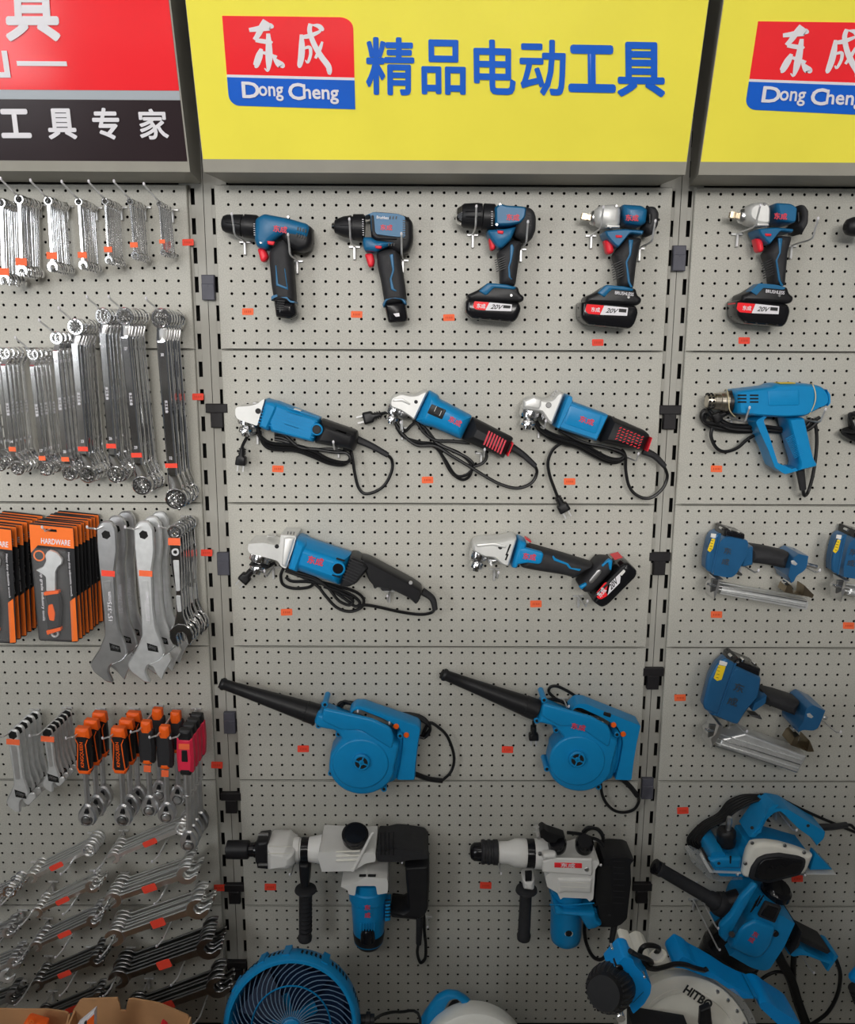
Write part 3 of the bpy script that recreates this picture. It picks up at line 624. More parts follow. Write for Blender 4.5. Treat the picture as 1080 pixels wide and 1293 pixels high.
for k, (dx, dy) in enumerate(((0, 0), (6, 12), (12, 24), (4, -6))):
    t.tu('power_cord', 'cord', [(205+dx, 262+dy*.6), (216+dx, 305+dy), (270, 338+dy), (380, 348+dy*.9), (460, 372+dy), (540, 412+dy*.7), (610, 426+dy*.4), (642, 410-dy*.3), (625, 380), (560, 372-dy*.4), (480, 362), (400, 350), (330, 300+dy), (286, 292+dy)], .0034, .018+.006*k)
t.tu('power_cord', 'cord', [(205, 285), (180, 292), (160, 300), (138, 340), (130, 362)], .0036, .03); plug(t, (136, 352), 96, 88, .022, t.r)
t = Tool('angle_grinder', 'blue angle grinder with slide switch and red ribbed grip, between two other grinders', 'angle grinder', 450, 470, 4.32, (300, 270), .045)
t.sl('gear_head', 'alu', [(182, 160), (196, 126), (250, 104), (305, 116), (336, 112), (372, 92), (398, 94), (318, 264), (292, 242), (240, 208), (186, 190)], .016, .084, .020, 12)
t.disc('screw', 'black', (326, 162), 10, .080, .0855); t.sl('gear_head_ridge', 'alu', [(196, 160), (210, 140), (252, 138), (300, 170), (290, 180), (250, 160)], .07, .0862, .003, 4)
spindle(t, (216, 178), (190, 280), .05, 48); t.sl('guard_clamp', 'dsteel', [(236, 200), (296, 206), (300, 232), (258, 258), (234, 240)], .03, .070, .008, 6); t.tu('clamp_lever', 'zinc', [(252, 262, .07), (250, 290, .075), (254, 325, .076)], .0018)
t.sl('motor_housing', 'blue', [(398, 94), (446, 120), (456, 142), (636, 236), (572, 368), (418, 302), (366, 290), (318, 262)], .012, .086, .028, 8)
t.sl('switch_recess', 'black', [(412, 172), (492, 206), (468, 258), (386, 222)], .080, .0872, .001, 6); t.sl('slide_switch', 'rubber', [(434, 186), (476, 204), (458, 246), (416, 228)], .082, .0905, .003, 5); t.bars('switch_ribs', 'pale', (432, 200), (460, 224), 2, 30, 3, 115, .0905)
t.tx('东成', (540, 268), 72, 34, 27, .0866)
t.sl('tail_housing', 'black', [(632, 238), (862, 356), (806, 472), (570, 366)], .014, .084, .026, 8); t.bars('grip_ribs', 'redp', (712, 358), (800, 408), 7, 82, 9, 112, .0838, .0018)
t.sl('end_cap', 'red', [(838, 368), (862, 374), (828, 458), (804, 452)], .018, .088, .010, 6); t.sl('end_cap_slot', 'void', [(838, 392), (848, 394), (830, 436), (822, 432)], .087, .0885, 0, 2)
t.tu('cord_boot', 'rubber', [(850, 410), (910, 450), (978, 512)], .0085, .045, taper=.0056)
t.tu('power_cord', 'cord', [(970, 505, .045), (986, 545), (956, 604), (880, 632), (790, 612), (700, 565), (620, 515), (520, 455), (430, 402), (330, 396), (255, 340), (215, 280), (206, 250)], .0036, .03)
for k, p in enumerate(([(206, 262), (250, 345), (340, 380), (430, 395), (470, 460), (520, 548), (580, 586), (622, 560), (625, 500), (560, 440), (450, 390), (380, 310), (310, 262)], [(215, 280), (290, 370), (420, 402), (480, 470), (540, 560), (600, 560), (640, 515), (610, 470), (520, 425), (430, 380), (370, 300)], [(230, 255), (262, 320), (300, 290), (330, 275), (370, 330), (430, 370), (520, 375), (620, 385)], [(640, 515), (690, 495), (712, 460), (700, 420)])):
    t.tu('power_cord', 'cord', p, .0034, .02+.006*k)
t.tu('power_cord', 'cord', [(215, 215), (180, 216), (132, 228)], .0036, .03); plug(t, (142, 228), 166, 108, .022, t.r)
t = Tool('angle_grinder', 'blue angle grinder with red honeycomb grip, third of three in the second row', 'angle grinder', 630, 470, 4.5, (280, 290), .045)
t.sl('gear_head', 'alu', [(122, 198), (142, 146), (198, 126), (244, 146), (286, 140), (300, 118), (328, 96), (372, 118), (300, 302), (258, 272), (228, 226), (132, 212)], .016, .084, .020, 10)
t.disc('screw', 'dsteel', (284, 187), 16, .080, .0862); t.sl('gear_head_ridge', 'alu', [(140, 160), (196, 136), (244, 156), (240, 200), (226, 212), (140, 200)], .07, .0868, .005, 6)
t.bars('vent_slots', 'dsteel', (300, 140), (328, 106), 4, 16, 7, 30, .0835); spindle(t, (184, 196), (158, 322), .05, 58); t.sl('guard_clamp', 'dsteel', [(234, 222), (276, 226), (280, 262), (244, 282), (228, 266)], .03, .072, .006, 6)
t.sl('motor_housing', 'blue', [(372, 116), (416, 140), (420, 164), (622, 238), (552, 392), (342, 322), (300, 302)], .012, .086, .030, 8)
t.sl('housing_collar', 'blue', [(368, 116), (416, 136), (414, 166), (338, 322), (300, 302)], .010, .089, .026, 8); t.sl('label_recess', 'blue', [(400, 186), (590, 246), (552, 352), (370, 290)], .08, .0868, .0012, 14)
t.tx('东成', (500, 275), 84, 36, 18, .0874)
t.sl('tail_housing', 'black', [(616, 238), (830, 330), (860, 356), (818, 452), (552, 392)], .014, .084, .026, 8)
for i in range(7): t.bars('grip_honeycomb', 'red', (692-i*.2+i*21, 316+i*8.6), (668+i*21, 378+i*8.6), 5, 15, 5, 20 if i % 2 else -20, .0838, .0016)
t.sl('end_cap', 'red', [(836, 356), (862, 364), (836, 444), (804, 446)], .018, .088, .010, 6); t.tu('cord_boot', 'rubber', [(820, 446), (885, 476), (944, 536)], .0088, .045, taper=.0058)
t.tu('power_cord', 'cord', [(936, 528, .045), (958, 590), (930, 662), (860, 715), (790, 702), (742, 650), (722, 560), (720, 478), (700, 440, .02)], .0036, .03)
for k, (dx, dy) in enumerate(((0, 0), (8, 14), (-4, 26), (6, -8), (0, 8))):
    t.tu('power_cord', 'cord', [(208+dx, 278+dy*.3), (236+dx, 318+dy*.6), (300, 356+dy), (380, 384+dy), (450, 402+dy), (540, 450+dy), (620, 490+dy*.8), (680, 498+dy*.5), (714, 480), (690, 455-dy*.3), (600, 424), (500, 404), (420, 372), (340, 328)], .0034, .018+.006*k)
t.tu('power_cord', 'cord', [(380, 400), (345, 410), (304, 446), (280, 510), (288, 580), (312, 650), (336, 712)], .0036, .03); plug(t, (330, 700), 62, 108, .022, t.r)
t = Tool('angle_grinder', 'large blue angle grinder with long black trigger handle, in the third row', 'angle grinder', 280, 640, 3.724, (350, 260), .05)
t.sl('gear_head', 'alu', [(128, 192), (134, 158), (150, 144), (220, 138), (262, 148), (280, 150), (284, 116), (300, 102), (372, 108), (352, 180), (314, 286), (282, 270), (272, 246), (240, 236), (140, 212)], .014, .092, .020, 10)
t.sl('gear_case_flange', 'alu', [(296, 112), (340, 106), (368, 112), (316, 284), (284, 268)], .010, .098, .012, 6); t.sl('spindle_lock', 'steel', [(214, 138), (222, 126), (256, 130), (262, 142)], .035, .060, .004, 3)
t.disc('screw', 'black', (259, 187), 10, .09, .0935); t.bars('vent_slots', 'dsteel', (312, 122), (340, 124), 3, 14, 6, 100, .0972)
spindle(t, (192, 205), (166, 312), .05, 54); t.sl('flange_ring', 'black', [(140, 244), (232, 262), (230, 278), (138, 262)], .012, .086, .010, 6)
t.sl('motor_housing', 'blue', [(364, 120), (616, 205), (556, 372), (312, 288)], .010, .098, .034, 8); t.sl('housing_collar', 'blue', [(362, 118), (412, 138), (420, 156), (366, 306), (312, 286)], .008, .101, .030, 10)
t.tx('东成', (442, 254), 74, 36, 14, .0987); t.disc('dial_ring', 'blue', (546, 292), 36, .094, .0995); t.disc('brush_cap', 'gloss', (547, 292), 26, .096, .1015)
t.sl('vent_slot', 'void', [(540, 238), (580, 250), (578, 258), (538, 246)], .095, .0986, 0, 2); t.sl('vent_slot', 'void', [(520, 316), (556, 328), (554, 334), (518, 322)], .095, .0986, 0, 2)
t.sl('fan_shroud', 'black', [(612, 206), (640, 208), (690, 240), (706, 268), (640, 352), (600, 372), (556, 370)], .012, .096, .020, 8); t.bars('shroud_ribs', 'rubber', (640, 245), (596, 350), 9, 66, 5, 24, .0955, .0016)
t.sl('trigger_handle', 'black', [(650, 214), (700, 230), (900, 336), (946, 368), (942, 408), (926, 446), (912, 454), (880, 424), (800, 384), (720, 372), (690, 340), (676, 300)], .022, .086, .026, 14)
t.sl('trigger', 'rubber', [(706, 358), (720, 384), (742, 372), (754, 392), (800, 392), (806, 372), (740, 346)], .032, .070, .008, 5); t.disc('screw', 'zinc', (889, 358), 9, .083, .087)
t.tu('cord_boot', 'rubber', [(944, 396), (990, 430), (1004, 484)], .0092, .05, taper=.006)
t.tu('power_cord', 'cord', [(1004, 478, .05), (985, 498), (930, 506), (840, 494), (740, 472), (676, 462), (640, 470)], .0036, .03)
for k, p in enumerate(([(290, 290), (278, 325), (290, 366), (340, 384), (410, 378), (450, 355), (540, 372), (630, 400), (668, 436), (655, 474), (600, 492), (540, 472), (490, 420), (450, 372), (380, 330), (320, 305)], [(300, 300), (350, 318), (440, 345), (520, 392), (590, 440), (630, 468), (650, 452), (620, 420), (550, 388), (470, 362), (400, 352), (330, 350), (300, 330)], [(270, 270), (330, 300), (430, 330), (500, 380), (550, 440), (600, 462), (616, 440), (560, 404), (480, 375)])):
    t.tu('power_cord', 'cord', p, .0036, .018+.008*k)
t.tu('power_cord', 'cord', [(250, 262), (200, 290), (160, 282), (140, 300)], .0036, .03); plug(t, (152, 288), 132, 88, .03, t.r)
t = Tool('cordless_grinder', 'cordless blue and black angle grinder with slanted slide-on battery, third row of the middle bay', 'angle grinder', 560, 640, 3.724, (400, 240), .05)
t.sl('gear_head', 'alu', [(130, 164), (138, 146), (170, 136), (270, 130), (300, 122), (320, 118), (350, 128), (306, 278), (272, 268), (236, 236), (190, 232), (136, 204)], .014, .084, .018, 10)
t.disc('screw', 'black', (268, 191), 10, .082, .0855); t.bars('vent_slots', 'void', (310, 190), (298, 236), 2, 32, 8, 112, .0835); t.bars('vent_slots', 'void', (302, 210), (300, 226), 1, 40, 7, 112, .0835)
t.sl('gear_head_ridge', 'alu', [(150, 168), (240, 160), (300, 176), (292, 196), (232, 182), (156, 190)], .07, .0868, .004, 6); spindle(t, (172, 196), (152, 300), .05, 44)
t.sl('guard_clamp', 'steel', [(206, 228), (262, 228), (268, 250), (236, 270), (204, 262)], .03, .066, .006, 6); t.tu('clamp_lever', 'zinc', [(226, 250, .07), (224, 268, .073), (230, 276, .074)], .0028)
t.sl('front_collar', 'blue', [(346, 128), (378, 142), (392, 168), (386, 200), (345, 286), (304, 280)], .012, .086, .020, 8); t.sl('lock_button', 'red', [(374, 142), (386, 138), (420, 158), (410, 168)], .04, .07, .004, 4)
t.sl('motor_housing', 'rubber', [(384, 168), (420, 170), (560, 210), (690, 250), (704, 270), (618, 336), (560, 318), (430, 298), (350, 282)], .014, .082, .024, 14)
t.sl('side_panel', 'blue', [(352, 190), (380, 186), (462, 208), (472, 222), (462, 262), (448, 270), (398, 262), (340, 272)], .07, .0865, .004, 12)
t.tx('东成', (405, 234), 60, 30, 8, .0869); t.sl('grip_inlay', 'blue', [(510, 232), (518, 228), (526, 240), (586, 264), (600, 284), (650, 290), (640, 302), (592, 290), (578, 272), (520, 252)], .076, .0835, .001, 3)
t.sl('battery_foot', 'rubber', [(690, 252), (712, 228), (740, 222), (772, 226), (798, 250), (790, 300), (700, 398), (660, 400), (614, 340), (640, 322)], .010, .080, .018, 12)
t.sl('battery_foot_cover', 'blue', [(740, 270), (778, 240), (796, 250), (790, 300), (778, 292), (772, 262), (748, 284)], .07, .0822, .004, 4); t.sl('battery_foot_cover', 'blue', [(634, 372), (668, 352), (678, 366), (650, 390)], .07, .0822, .004, 4)
t.sl('foot_plate', 'steel', [(684, 342), (724, 294), (744, 292), (742, 312), (702, 358), (684, 360)], .076, .0830, .001, 8)
b = t.sl('battery', 'gloss', [(800, 242), (838, 226), (908, 292), (902, 322), (768, 456), (738, 468), (694, 432), (676, 408), (700, 380)], .004, .086, .012, 14); t.sl('battery_latch', 'red', [(786, 226), (826, 217), (840, 232), (800, 246)], .02, .07, .006, 4, b)
t.sl('battery_label', 'redsign', [(716, 408), (762, 352), (784, 362), (772, 418), (740, 436), (722, 428)], .085, .0866, 0, 10, b, label='red end of the battery label'); t.sl('battery_label', 'white', [(776, 356), (826, 306), (834, 330), (830, 358), (772, 416), (764, 400)], .085, .0866, 0, 2, b, label='white end of the battery label')
t.sl('battery_label', 'pale', [(824, 312), (846, 292), (858, 302), (838, 326)], .085, .0866, 0, 6, b, label='grey end of the battery label'); t.tx('东成', (744, 402), 44, 28, -50, .0868, 'white', b, .02); t.tx('20V', (800, 362), 48, 24, -48, .0869, 'ink', b, .03, shear=.2)
t.sl('battery_edge', 'rubber', [(700, 420), (850, 270), (862, 280), (712, 432)], .08, .0868, .001, 4, b)
for u, v, w in ((326, 546, 'under the head of the first grinder'), (428, 563, 'under the tail of the first grinder'), (508, 540, 'under the head of the second grinder'), (607.5, 572, 'under the tail of the second grinder'), (680, 538, 'under the head of the third grinder'), (790, 577, 'under the tail of the third grinder'),
                (346, 716, 'under the head of the large grinder'), (492, 746, 'under the trigger handle of the large grinder'), (624, 718, 'under the head of the battery grinder'), (730, 752, 'under the battery of the cordless grinder')):
    hook(u, v, w, .09, .016)
# ---- blowers
def blower(t, marks):
    t.la('nozzle_pipe', 'black', (64, 108), (462, 238), .062, [(0, 24), (.012, 27), (.03, 27), (.045, 23), (.3, 28), (.87, 44), (.875, 46), (1, 47)], 32)
    t.la('nozzle_mouth', 'void', (58, 106), (66, 109), .062, [(0, 21), (1, 21)], 24)
    arc = [(648+138*math.cos(a), 432+124*math.sin(a)) for a in [math.radians(x) for x in range(-25, 206, 11)]]
    t.sl('fan_casing', 'blue', [(447, 262), (460, 222), (474, 186), (500, 190), (590, 226), (690, 258), (770, 292), (806, 318), (800, 370)]+arc[2:]+[(518, 360), (552, 312), (536, 294), (470, 282)], .020, .100, .016, 10)
    arc2 = [(640+118*math.cos(a), 436+106*math.sin(a)) for a in [math.radians(x) for x in range(0, 360, 12)]]
    t.sl('casing_cover', 'blue', arc2, .09, .1035, .005, 0)
    t.sl('duct_face', 'blue', [(486, 204), (690, 250), (764, 286), (780, 330), (770, 380), (640, 300), (560, 300), (480, 262)], .09, .1025, .005, 14)
    t.sl('casing_back', 'blue', [(760, 300), (800, 300), (812, 420), (790, 500), (700, 540), (640, 500)], .012, .070, .010, 10)
    t.disc('hub_ring', 'blue', (643, 437), 38, .098, .114, bev=.12); t.disc('hub_opening', 'void', (643, 437), 28, .10, .1145, bev=.02)
    t.disc('hub_boss', 'blue', (643, 437), 12, .10, .1165); t.bars('hub_spokes', 'blue', (643, 437), (643, 437), 1, 58, 6, 20, .1155); t.bars('hub_spokes', 'blue', (643, 437), (643, 437), 1, 58, 6, 110, .1155)
    h = [(586, 214), (600, 196), (622, 176), (656, 176), (700, 192), (880, 254), (894, 272), (882, 340), (872, 420), (866, 500), (800, 500), (784, 496), (800, 420), (812, 330), (806, 300), (796, 282), (724, 244), (640, 211), (618, 213), (604, 232)]
    t.sl('rear_handle', 'blue', h, .026, .076, .016, 10); t.sl('handle_web', 'blue', [(800, 300), (830, 306), (822, 420), (800, 480), (780, 480)], .03, .066, .004, 6)
    for p in ((829, 323), (787, 287)): t.disc('speed_button', 'orange', p, 12, .07, .0795)
    for p in ((492, 197), (548, 319), (517, 481), (736, 546), (803, 326), (466, 284)):
        t.disc('screw_ear', 'blue', p, 13, .03, .088); t.disc('screw', 'black', p, 7, .08, .0895)
t = Tool('air_blower', 'blue electric air blower whose black pipe reaches over the slotted upright', 'blower', 260, 830, 3.273, (640, 300), .06); blower(t, False)
t.tu('power_cord', 'cord', [(865, 482, .04), (920, 502), (980, 510)], .0062, .04); t.tu('power_cord', 'cord', [(978, 508, .04), (1015, 470), (1026, 410), (1000, 330), (960, 288), (925, 270), (905, 300), (890, 330, .02), (860, 300, .015), (800, 240), (700, 216), (620, 190), (560, 186), (545, 208)], .0036, .02)
for k in range(4): t.tu('power_cord', 'cord', [(548+k*5, 212-k*2), (575, 190-k*3), (640, 202+k*3), (760, 232+k*4), (840, 232+k*3), (900, 250+k*5), (928, 290+k*2), (905, 320+k*4), (880, 326)], .0035, .014+.005*k)
h1, h2 = (456.5, 963.8), (729.7, 960.0); ca, sa = math.cos(math.radians(2.6)), math.sin(math.radians(2.6))
def bl2(u, v): u, v = u-h1[0], v-h1[1]; return h2[0]+u*ca-v*sa-.01*u, h2[1]+u*sa+v*ca
t = Tool('air_blower', 'blue electric air blower with red print and a plug hanging under its pipe', 'blower', 260, 830, 3.273, (640, 300), .06, None, bl2); blower(t, True)
t.tx('东成', (640, 300), 58, 24, 10, .1034); t.sl('rocker_switch', 'black', [(742, 228), (776, 238), (772, 256), (738, 246)], .07, .0785, .002, 4)
t.fx = None; t.o, t.sc = (540, 830), 3.6
t.tu('power_cord', 'cord', [(865, 535, .04), (920, 585), (955, 630)], .0062, .04); t.tu('power_cord', 'cord', [(953, 626, .04), (962, 650), (940, 690), (890, 705), (840, 690), (800, 640), (788, 570), (800, 520), (830, 480, .01), (880, 300, .01), (840, 250), (700, 190), (640, 155), (590, 132), (560, 135), (552, 158), (580, 186)], .0036, .016)
for k in range(3): t.tu('power_cord', 'cord', [(540, 192+k*4), (580, 194-k*3), (640, 210+k*3), (760, 250+k*4), (840, 246+k*3), (885, 262+k*3)], .0035, .014+.005*k)
t.tu('power_cord', 'cord', [(560, 200), (500, 240), (484, 290), (482, 310)], .0036, .02); plug(t, (482, 304), 90, 76, .02, t.r)
for u, v, w in ((452, 896.6, 'near the pipe end of the first blower handle'), (492, 911.5, 'near the buttons of the first blower'), (718.6, 890.6, 'near the pipe end of the second blower handle'), (761, 911.4, 'near the buttons of the second blower')): hook_at(u, v, w, .060, .010)
# ---- demolition hammer
t = Tool('demolition_hammer', 'long demolition hammer with pale grey housing and upright blue motor under it', 'hammer drill', 270, 1020, 3.6, (640, 180), .05)
t.la('chuck_sleeve', 'black', (60, 190), (162, 190), .07, [(0, 38), (.02, 44), (.95, 45), (1, 40)], 28); t.la('tool_neck', 'gloss', (158, 190), (210, 190), .07, [(0, 34), (.5, 34), (.55, 38), (1, 42)], 24)
t.la('chuck_tip', 'black', (54, 190), (62, 190), .07, [(0, 18), (1, 20)], 16)
t.sl('front_flange', 'black', [(198, 112), (262, 104), (262, 274), (198, 268), (198, 250), (190, 240), (188, 140), (198, 130)], .045, .1, .008, 6)
for p in ((226, 122), (226, 258)): t.la('flange_bolt', 'dsteel', (204, p[1]), (246, p[1]), .104, [(0, 9), (1, 9)], 8)
t.sl('hammer_barrel', 'pale', [(242, 108), (350, 106), (372, 128), (388, 134), (388, 246), (366, 252), (346, 268), (244, 272)], .020, .120, .030, 8); t.bars('barrel_lines', 'ivory', (300, 176), (300, 208), 2, 110, 3, 0, .1205)
t.la('barrel_neck', 'pale', (366, 190), (494, 188), .07, [(0, 60), (.2, 58), (.22, 52), (.5, 52), (.52, 58), (1, 70)], 28)
t.la('clamp_band', 'gloss', (400, 190), (434, 190), .07, [(0, 60), (1, 60)], 28)
t.sl('gear_housing', 'pale', [(486, 112), (600, 106), (640, 116), (720, 106), (746, 108), (746, 216), (690, 228), (640, 262), (486, 264), (470, 236), (484, 220), (476, 190), (484, 160), (470, 140)], .012, .122, .022, 8)
g = M()
for y in (200, 220, 240): g.slab([t.q(p) for p in ((556, y-5), (668, y-9), (664, y+1), (556, y+5))], .12, .1255, .002, .6)
g.build('cooling_ribs', 'ivory', t.r); t.sl('strap_rib', 'pale', [(716, 110), (732, 108), (640, 290), (622, 290)], .118, .126, .003, 3)
t.la('oil_cap', 'gloss', (643, 140), (643, 114), .092, [(0, 62), (.5, 66), (.8, 66), (.9, 56), (1, 54)], 32, d2=.102)
t.sl('rear_grip', 'rubber', [(744, 106), (790, 108), (830, 98), (870, 100), (960, 114), (984, 146), (988, 186), (968, 206), (890, 210), (850, 220), (744, 218)], .014, .118, .028, 10)
g = M()
for x in (760, 778, 796, 816): g.slab([t.q(p) for p in ((x-4, 108), (x+4, 108), (x+4, 216), (x-4, 216))], .1165, .1205, .002, .5)
g.build('bellow_ridges', 'black', t.r)
t.sl('d_handle', 'black', [(866, 208), (980, 196), (982, 300), (976, 448), (960, 478), (930, 492), (806, 478), (802, 406), (858, 408), (880, 396), (872, 300)], .020, .096, .022, 10)
t.sl('d_handle_link', 'black', [(806, 404), (930, 420), (930, 490), (806, 478)], .018, .1, .014, 8)
t.sl('motor_neck', 'pale', [(578, 300), (588, 268), (650, 252), (700, 222), (796, 232), (800, 284), (794, 350), (746, 358), (740, 318), (654, 318), (648, 362), (618, 356), (612, 334), (584, 322)], .014, .122, .018, 8)
t.sl('vent_slot', 'void', [(662, 302), (694, 302), (690, 314), (660, 314)], .12, .1225, 0, 1); t.sl('vent_slot', 'void', [(702, 302), (738, 302), (736, 314), (700, 314)], .12, .1225, 0, 1)
t.la('motor_housing', 'blue', (703, 316), (705, 600), .07, [(0, 88), (.15, 90), (.3, 88), (.85, 78), (1, 74)], 32)
t.la('motor_collar', 'blue', (702, 352), (702, 408), .07, [(0, 90), (.1, 96), (.9, 95), (1, 88)], 32); t.la('motor_base', 'black', (705, 556), (705, 626), .07, [(0, 79), (.1, 80), (.6, 74), (.9, 60), (1, 50)], 32)
t.sl('vent_ribs', 'blue', [(780, 400), (806, 396), (806, 506), (778, 512)], .05, .092, .004, 4); t.bars('vent_slots', 'void', (792, 420), (792, 496), 6, 26, 5, -4, .0925)
t.bars('front_vents', 'blue', (668, 542), (730, 542), 6, 34, 5, 90, .1145, .0012); t.la('base_cap', 'gloss', (700, 552), (700, 600), .108, [(0, 22), (.3, 34), (1, 38)], 20)
for p, c in (((699, 453), '东'), ((699, 488), '成')): t.tx(c, p, 26, 24, 0, .1195)
t.sl('handle_arm', 'black', [(386, 226), (400, 214), (440, 214), (446, 230), (438, 356), (396, 356), (388, 280)], .046, .098, .012, 8)
t.la('hand_guard', 'rubber', (418, 358), (418, 386), .072, [(0, 30), (.3, 52), (.6, 55), (1, 40)], 28); t.la('side_grip', 'rubber', (418, 384), (415, 600), .072, [(0, 31), (.1, 33), (.9, 31), (.93, 36), (1, 34)], 24)
g = M(); k = t.px(.072)
for i in range(9):
    c = t.W((418, 405+i*19), .072); g.lathe(c-Vector((0, 0, .0012)), c+Vector((0, 0, .0012)), [(0, 33.4*k), (1, 33.4*k)], 20)
g.build('grip_rings', 'black', t.r)
t.tu('cord_boot', 'rubber', [(938, 478, .05), (936, 540, .045), (932, 618, .035)], .010, .045, taper=.007)
t.tu('power_cord', 'cord', [(932, 612, .035), (926, 660), (940, 704), (962, 680), (964, 620), (958, 560, .02), (955, 480, .02), (940, 440, .015)], .0038, .03)
hook_at(366, 1103, 'under the neck of the demolition hammer', .09, .010); hook_at(508, 1088, 'inside the rear handle of the demolition hammer', .09, .010); hook(540, 1157, 'beside the cord of the demolition hammer', .03, .004)
# ---- rotary hammer
t = Tool('rotary_hammer', 'rotary hammer with pale grey housing, red name plate and blue motor', 'hammer drill', 570, 1020, 4.154, (640, 250), .05)
t.la('chuck_nose', 'gloss', (98, 230), (160, 231), .065, [(0, 22), (.1, 38), (.35, 50), (1, 54)], 28)
t.la('chuck_sleeve', 'rubber', (156, 231), (246, 233), .065, [(0, 62), (.05, 68), (.2, 68), (.22, 64), (.36, 64), (.38, 69), (.52, 69), (.54, 64), (.68, 64), (.70, 69), (.95, 70), (1, 60)], 32)
t.la('hammer_barrel', 'pale', (240, 233), (400, 238), .065, [(0, 56), (.1, 60), (.36, 62), (.58, 78), (.92, 80), (1, 72)], 32); t.la('clamp_band', 'gloss', (393, 238), (437, 240), .065, [(0, 80), (1, 80)], 32)
t.la('barrel_neck', 'pale', (434, 240), (500, 242), .065, [(0, 82), (1, 84)], 32)
t.sl('gear_housing', 'pale', [(470, 250), (492, 232), (500, 176), (560, 188), (560, 210), (620, 196), (680, 178), (724, 168), (748, 184), (768, 236), (768, 268), (748, 300), (742, 400), (736, 454), (716, 466), (704, 450), (580, 444), (566, 456), (548, 418), (520, 404), (492, 386), (486, 352), (468, 340)], .012, .112, .014, 6)
t.sl('housing_panel', 'pale', [(478, 276), (530, 258), (740, 262), (742, 330), (736, 356), (476, 336)], .11, .118, .004, 6); t.sl('housing_boss', 'pale', [(474, 226), (540, 218), (554, 232), (552, 262), (478, 268)], .10, .122, .008, 8)
t.sl('lower_panel', 'pale', [(556, 366), (738, 366), (734, 448), (700, 444), (590, 440), (560, 450)], .108, .118, .006, 8); t.bars('panel_lines', 'ivory', (650, 392), (650, 416), 2, 150, 3, 2, .1178)
t.sl('name_plate', 'redsign', [(541, 286), (686, 290), (686, 317), (541, 313)], .117, .1192, .0005, 3); t.tx('东成', (612, 302), 74, 22, 2, .1195, 'white', bold=.03)
t.disc('screw', 'steel', (712, 326), 14, .116, .1195); t.disc('screw', 'dsteel', (466, 246), 10, .118, .124); t.disc('depth_lock', 'steel', (460, 158), 12, .05, .10)
t.la('oil_cap', 'gloss', (556, 200), (556, 176), .08, [(0, 52), (.7, 54), (1, 44)], 28, d2=.1); t.la('selector_knob', 'gloss', (696, 206), (700, 172), .085, [(0, 50), (.7, 52), (1, 40)], 28, d2=.105)
t.sl('rear_handle', 'black', [(742, 268), (768, 236), (772, 192), (850, 184), (908, 188), (948, 210), (956, 246), (932, 270), (936, 340), (926, 440), (914, 556), (880, 588), (840, 600), (772, 598), (742, 590), (748, 520), (744, 450)], .016, .094, .022, 12)
t.sl('handle_recess', 'void', [(772, 300), (836, 296), (836, 500), (760, 510), (752, 440)], .09, .0946, 0, 14); t.bars('handle_ribs', 'rubber', (880, 250), (880, 500), 9, 60, 5, 2, .0938, .001)
t.tu('handle_seam', 'black', [(748, 506), (840, 512), (918, 514)], .003, .09); t.disc('screw', 'rubber', (830, 566), 8, .09, .096)
t.la('motor_housing', 'blue', (606, 420), (600, 700), .064, [(0, 88), (.2, 90), (.85, 90), (.95, 84), (1, 66)], 36); t.sl('motor_collar', 'blue', [(516, 420), (540, 424), (566, 450), (736, 460), (742, 500), (776, 534), (776, 564), (740, 584), (700, 590), (660, 520), (524, 512)], .012, .116, .012, 12)
t.la('cord_port', 'blue', (720, 548), (772, 550), .07, [(0, 36), (.7, 34), (.72, 26), (1, 24)], 20)
t.tu('motor_seam', 'blue', [(516, 508), (640, 508), (750, 500)], .0015, .1118); t.disc('brush_cap_ring', 'pale', (617, 662), 26, .085, .1005); t.disc('brush_cap', 'gloss', (617, 662), 20, .085, .1025)
t.sl('handle_clamp', 'pale', [(366, 328), (392, 322), (436, 318), (436, 414), (426, 424), (372, 416)], .04, .098, .012, 6); t.sl('clamp_window', 'gloss', [(386, 330), (424, 328), (422, 384), (388, 386)], .095, .0988, 0, 4)
t.la('hand_guard', 'rubber', (395, 412), (394, 450), .07, [(0, 34), (.3, 60), (.6, 63), (1, 40)], 28); t.la('side_grip', 'rubber', (392, 446), (380, 688), .07, [(0, 33), (.1, 35), (.88, 36), (.91, 41), (1, 38)], 24)
t.tu('power_cord', 'cord', [(860, 585, .05), (850, 650), (842, 700), (824, 756), (784, 796), (740, 776), (706, 700), (700, 620), (716, 580, .02)], .0045, .045); t.tu('cord_boot', 'rubber', [(862, 580, .05), (850, 650), (840, 705)], .0085, .045, taper=.006)
t.tu('power_cord', 'cord', [(610, 130, .1), (680, 138), (730, 156), (770, 170), (800, 200)], .0042, .09)
for k in range(3): t.tu('power_cord', 'cord', [(690, 140-k*6), (720, 112-k*4), (770, 112+k*2), (796, 150+k*4), (790, 190)], .0042, .05+.01*k)
t.sl('plug', 'cord', [(478, 80), (500, 96), (560, 116), (600, 130), (600, 146), (560, 152), (546, 176), (500, 172), (476, 150), (464, 150), (458, 92)], .085, .115, .008, 8)
for y in (100, 126): t.sl('prong', 'zinc', [(430, y-3), (462, y-3), (462, y+3), (430, y+3)], .098, .101, 0, 0)
hook_at(633, 1102, 'under the barrel of the rotary hammer', .09, .008); hook_at(759, 1091, 'under the rear housing of the rotary hammer', .10, .010)
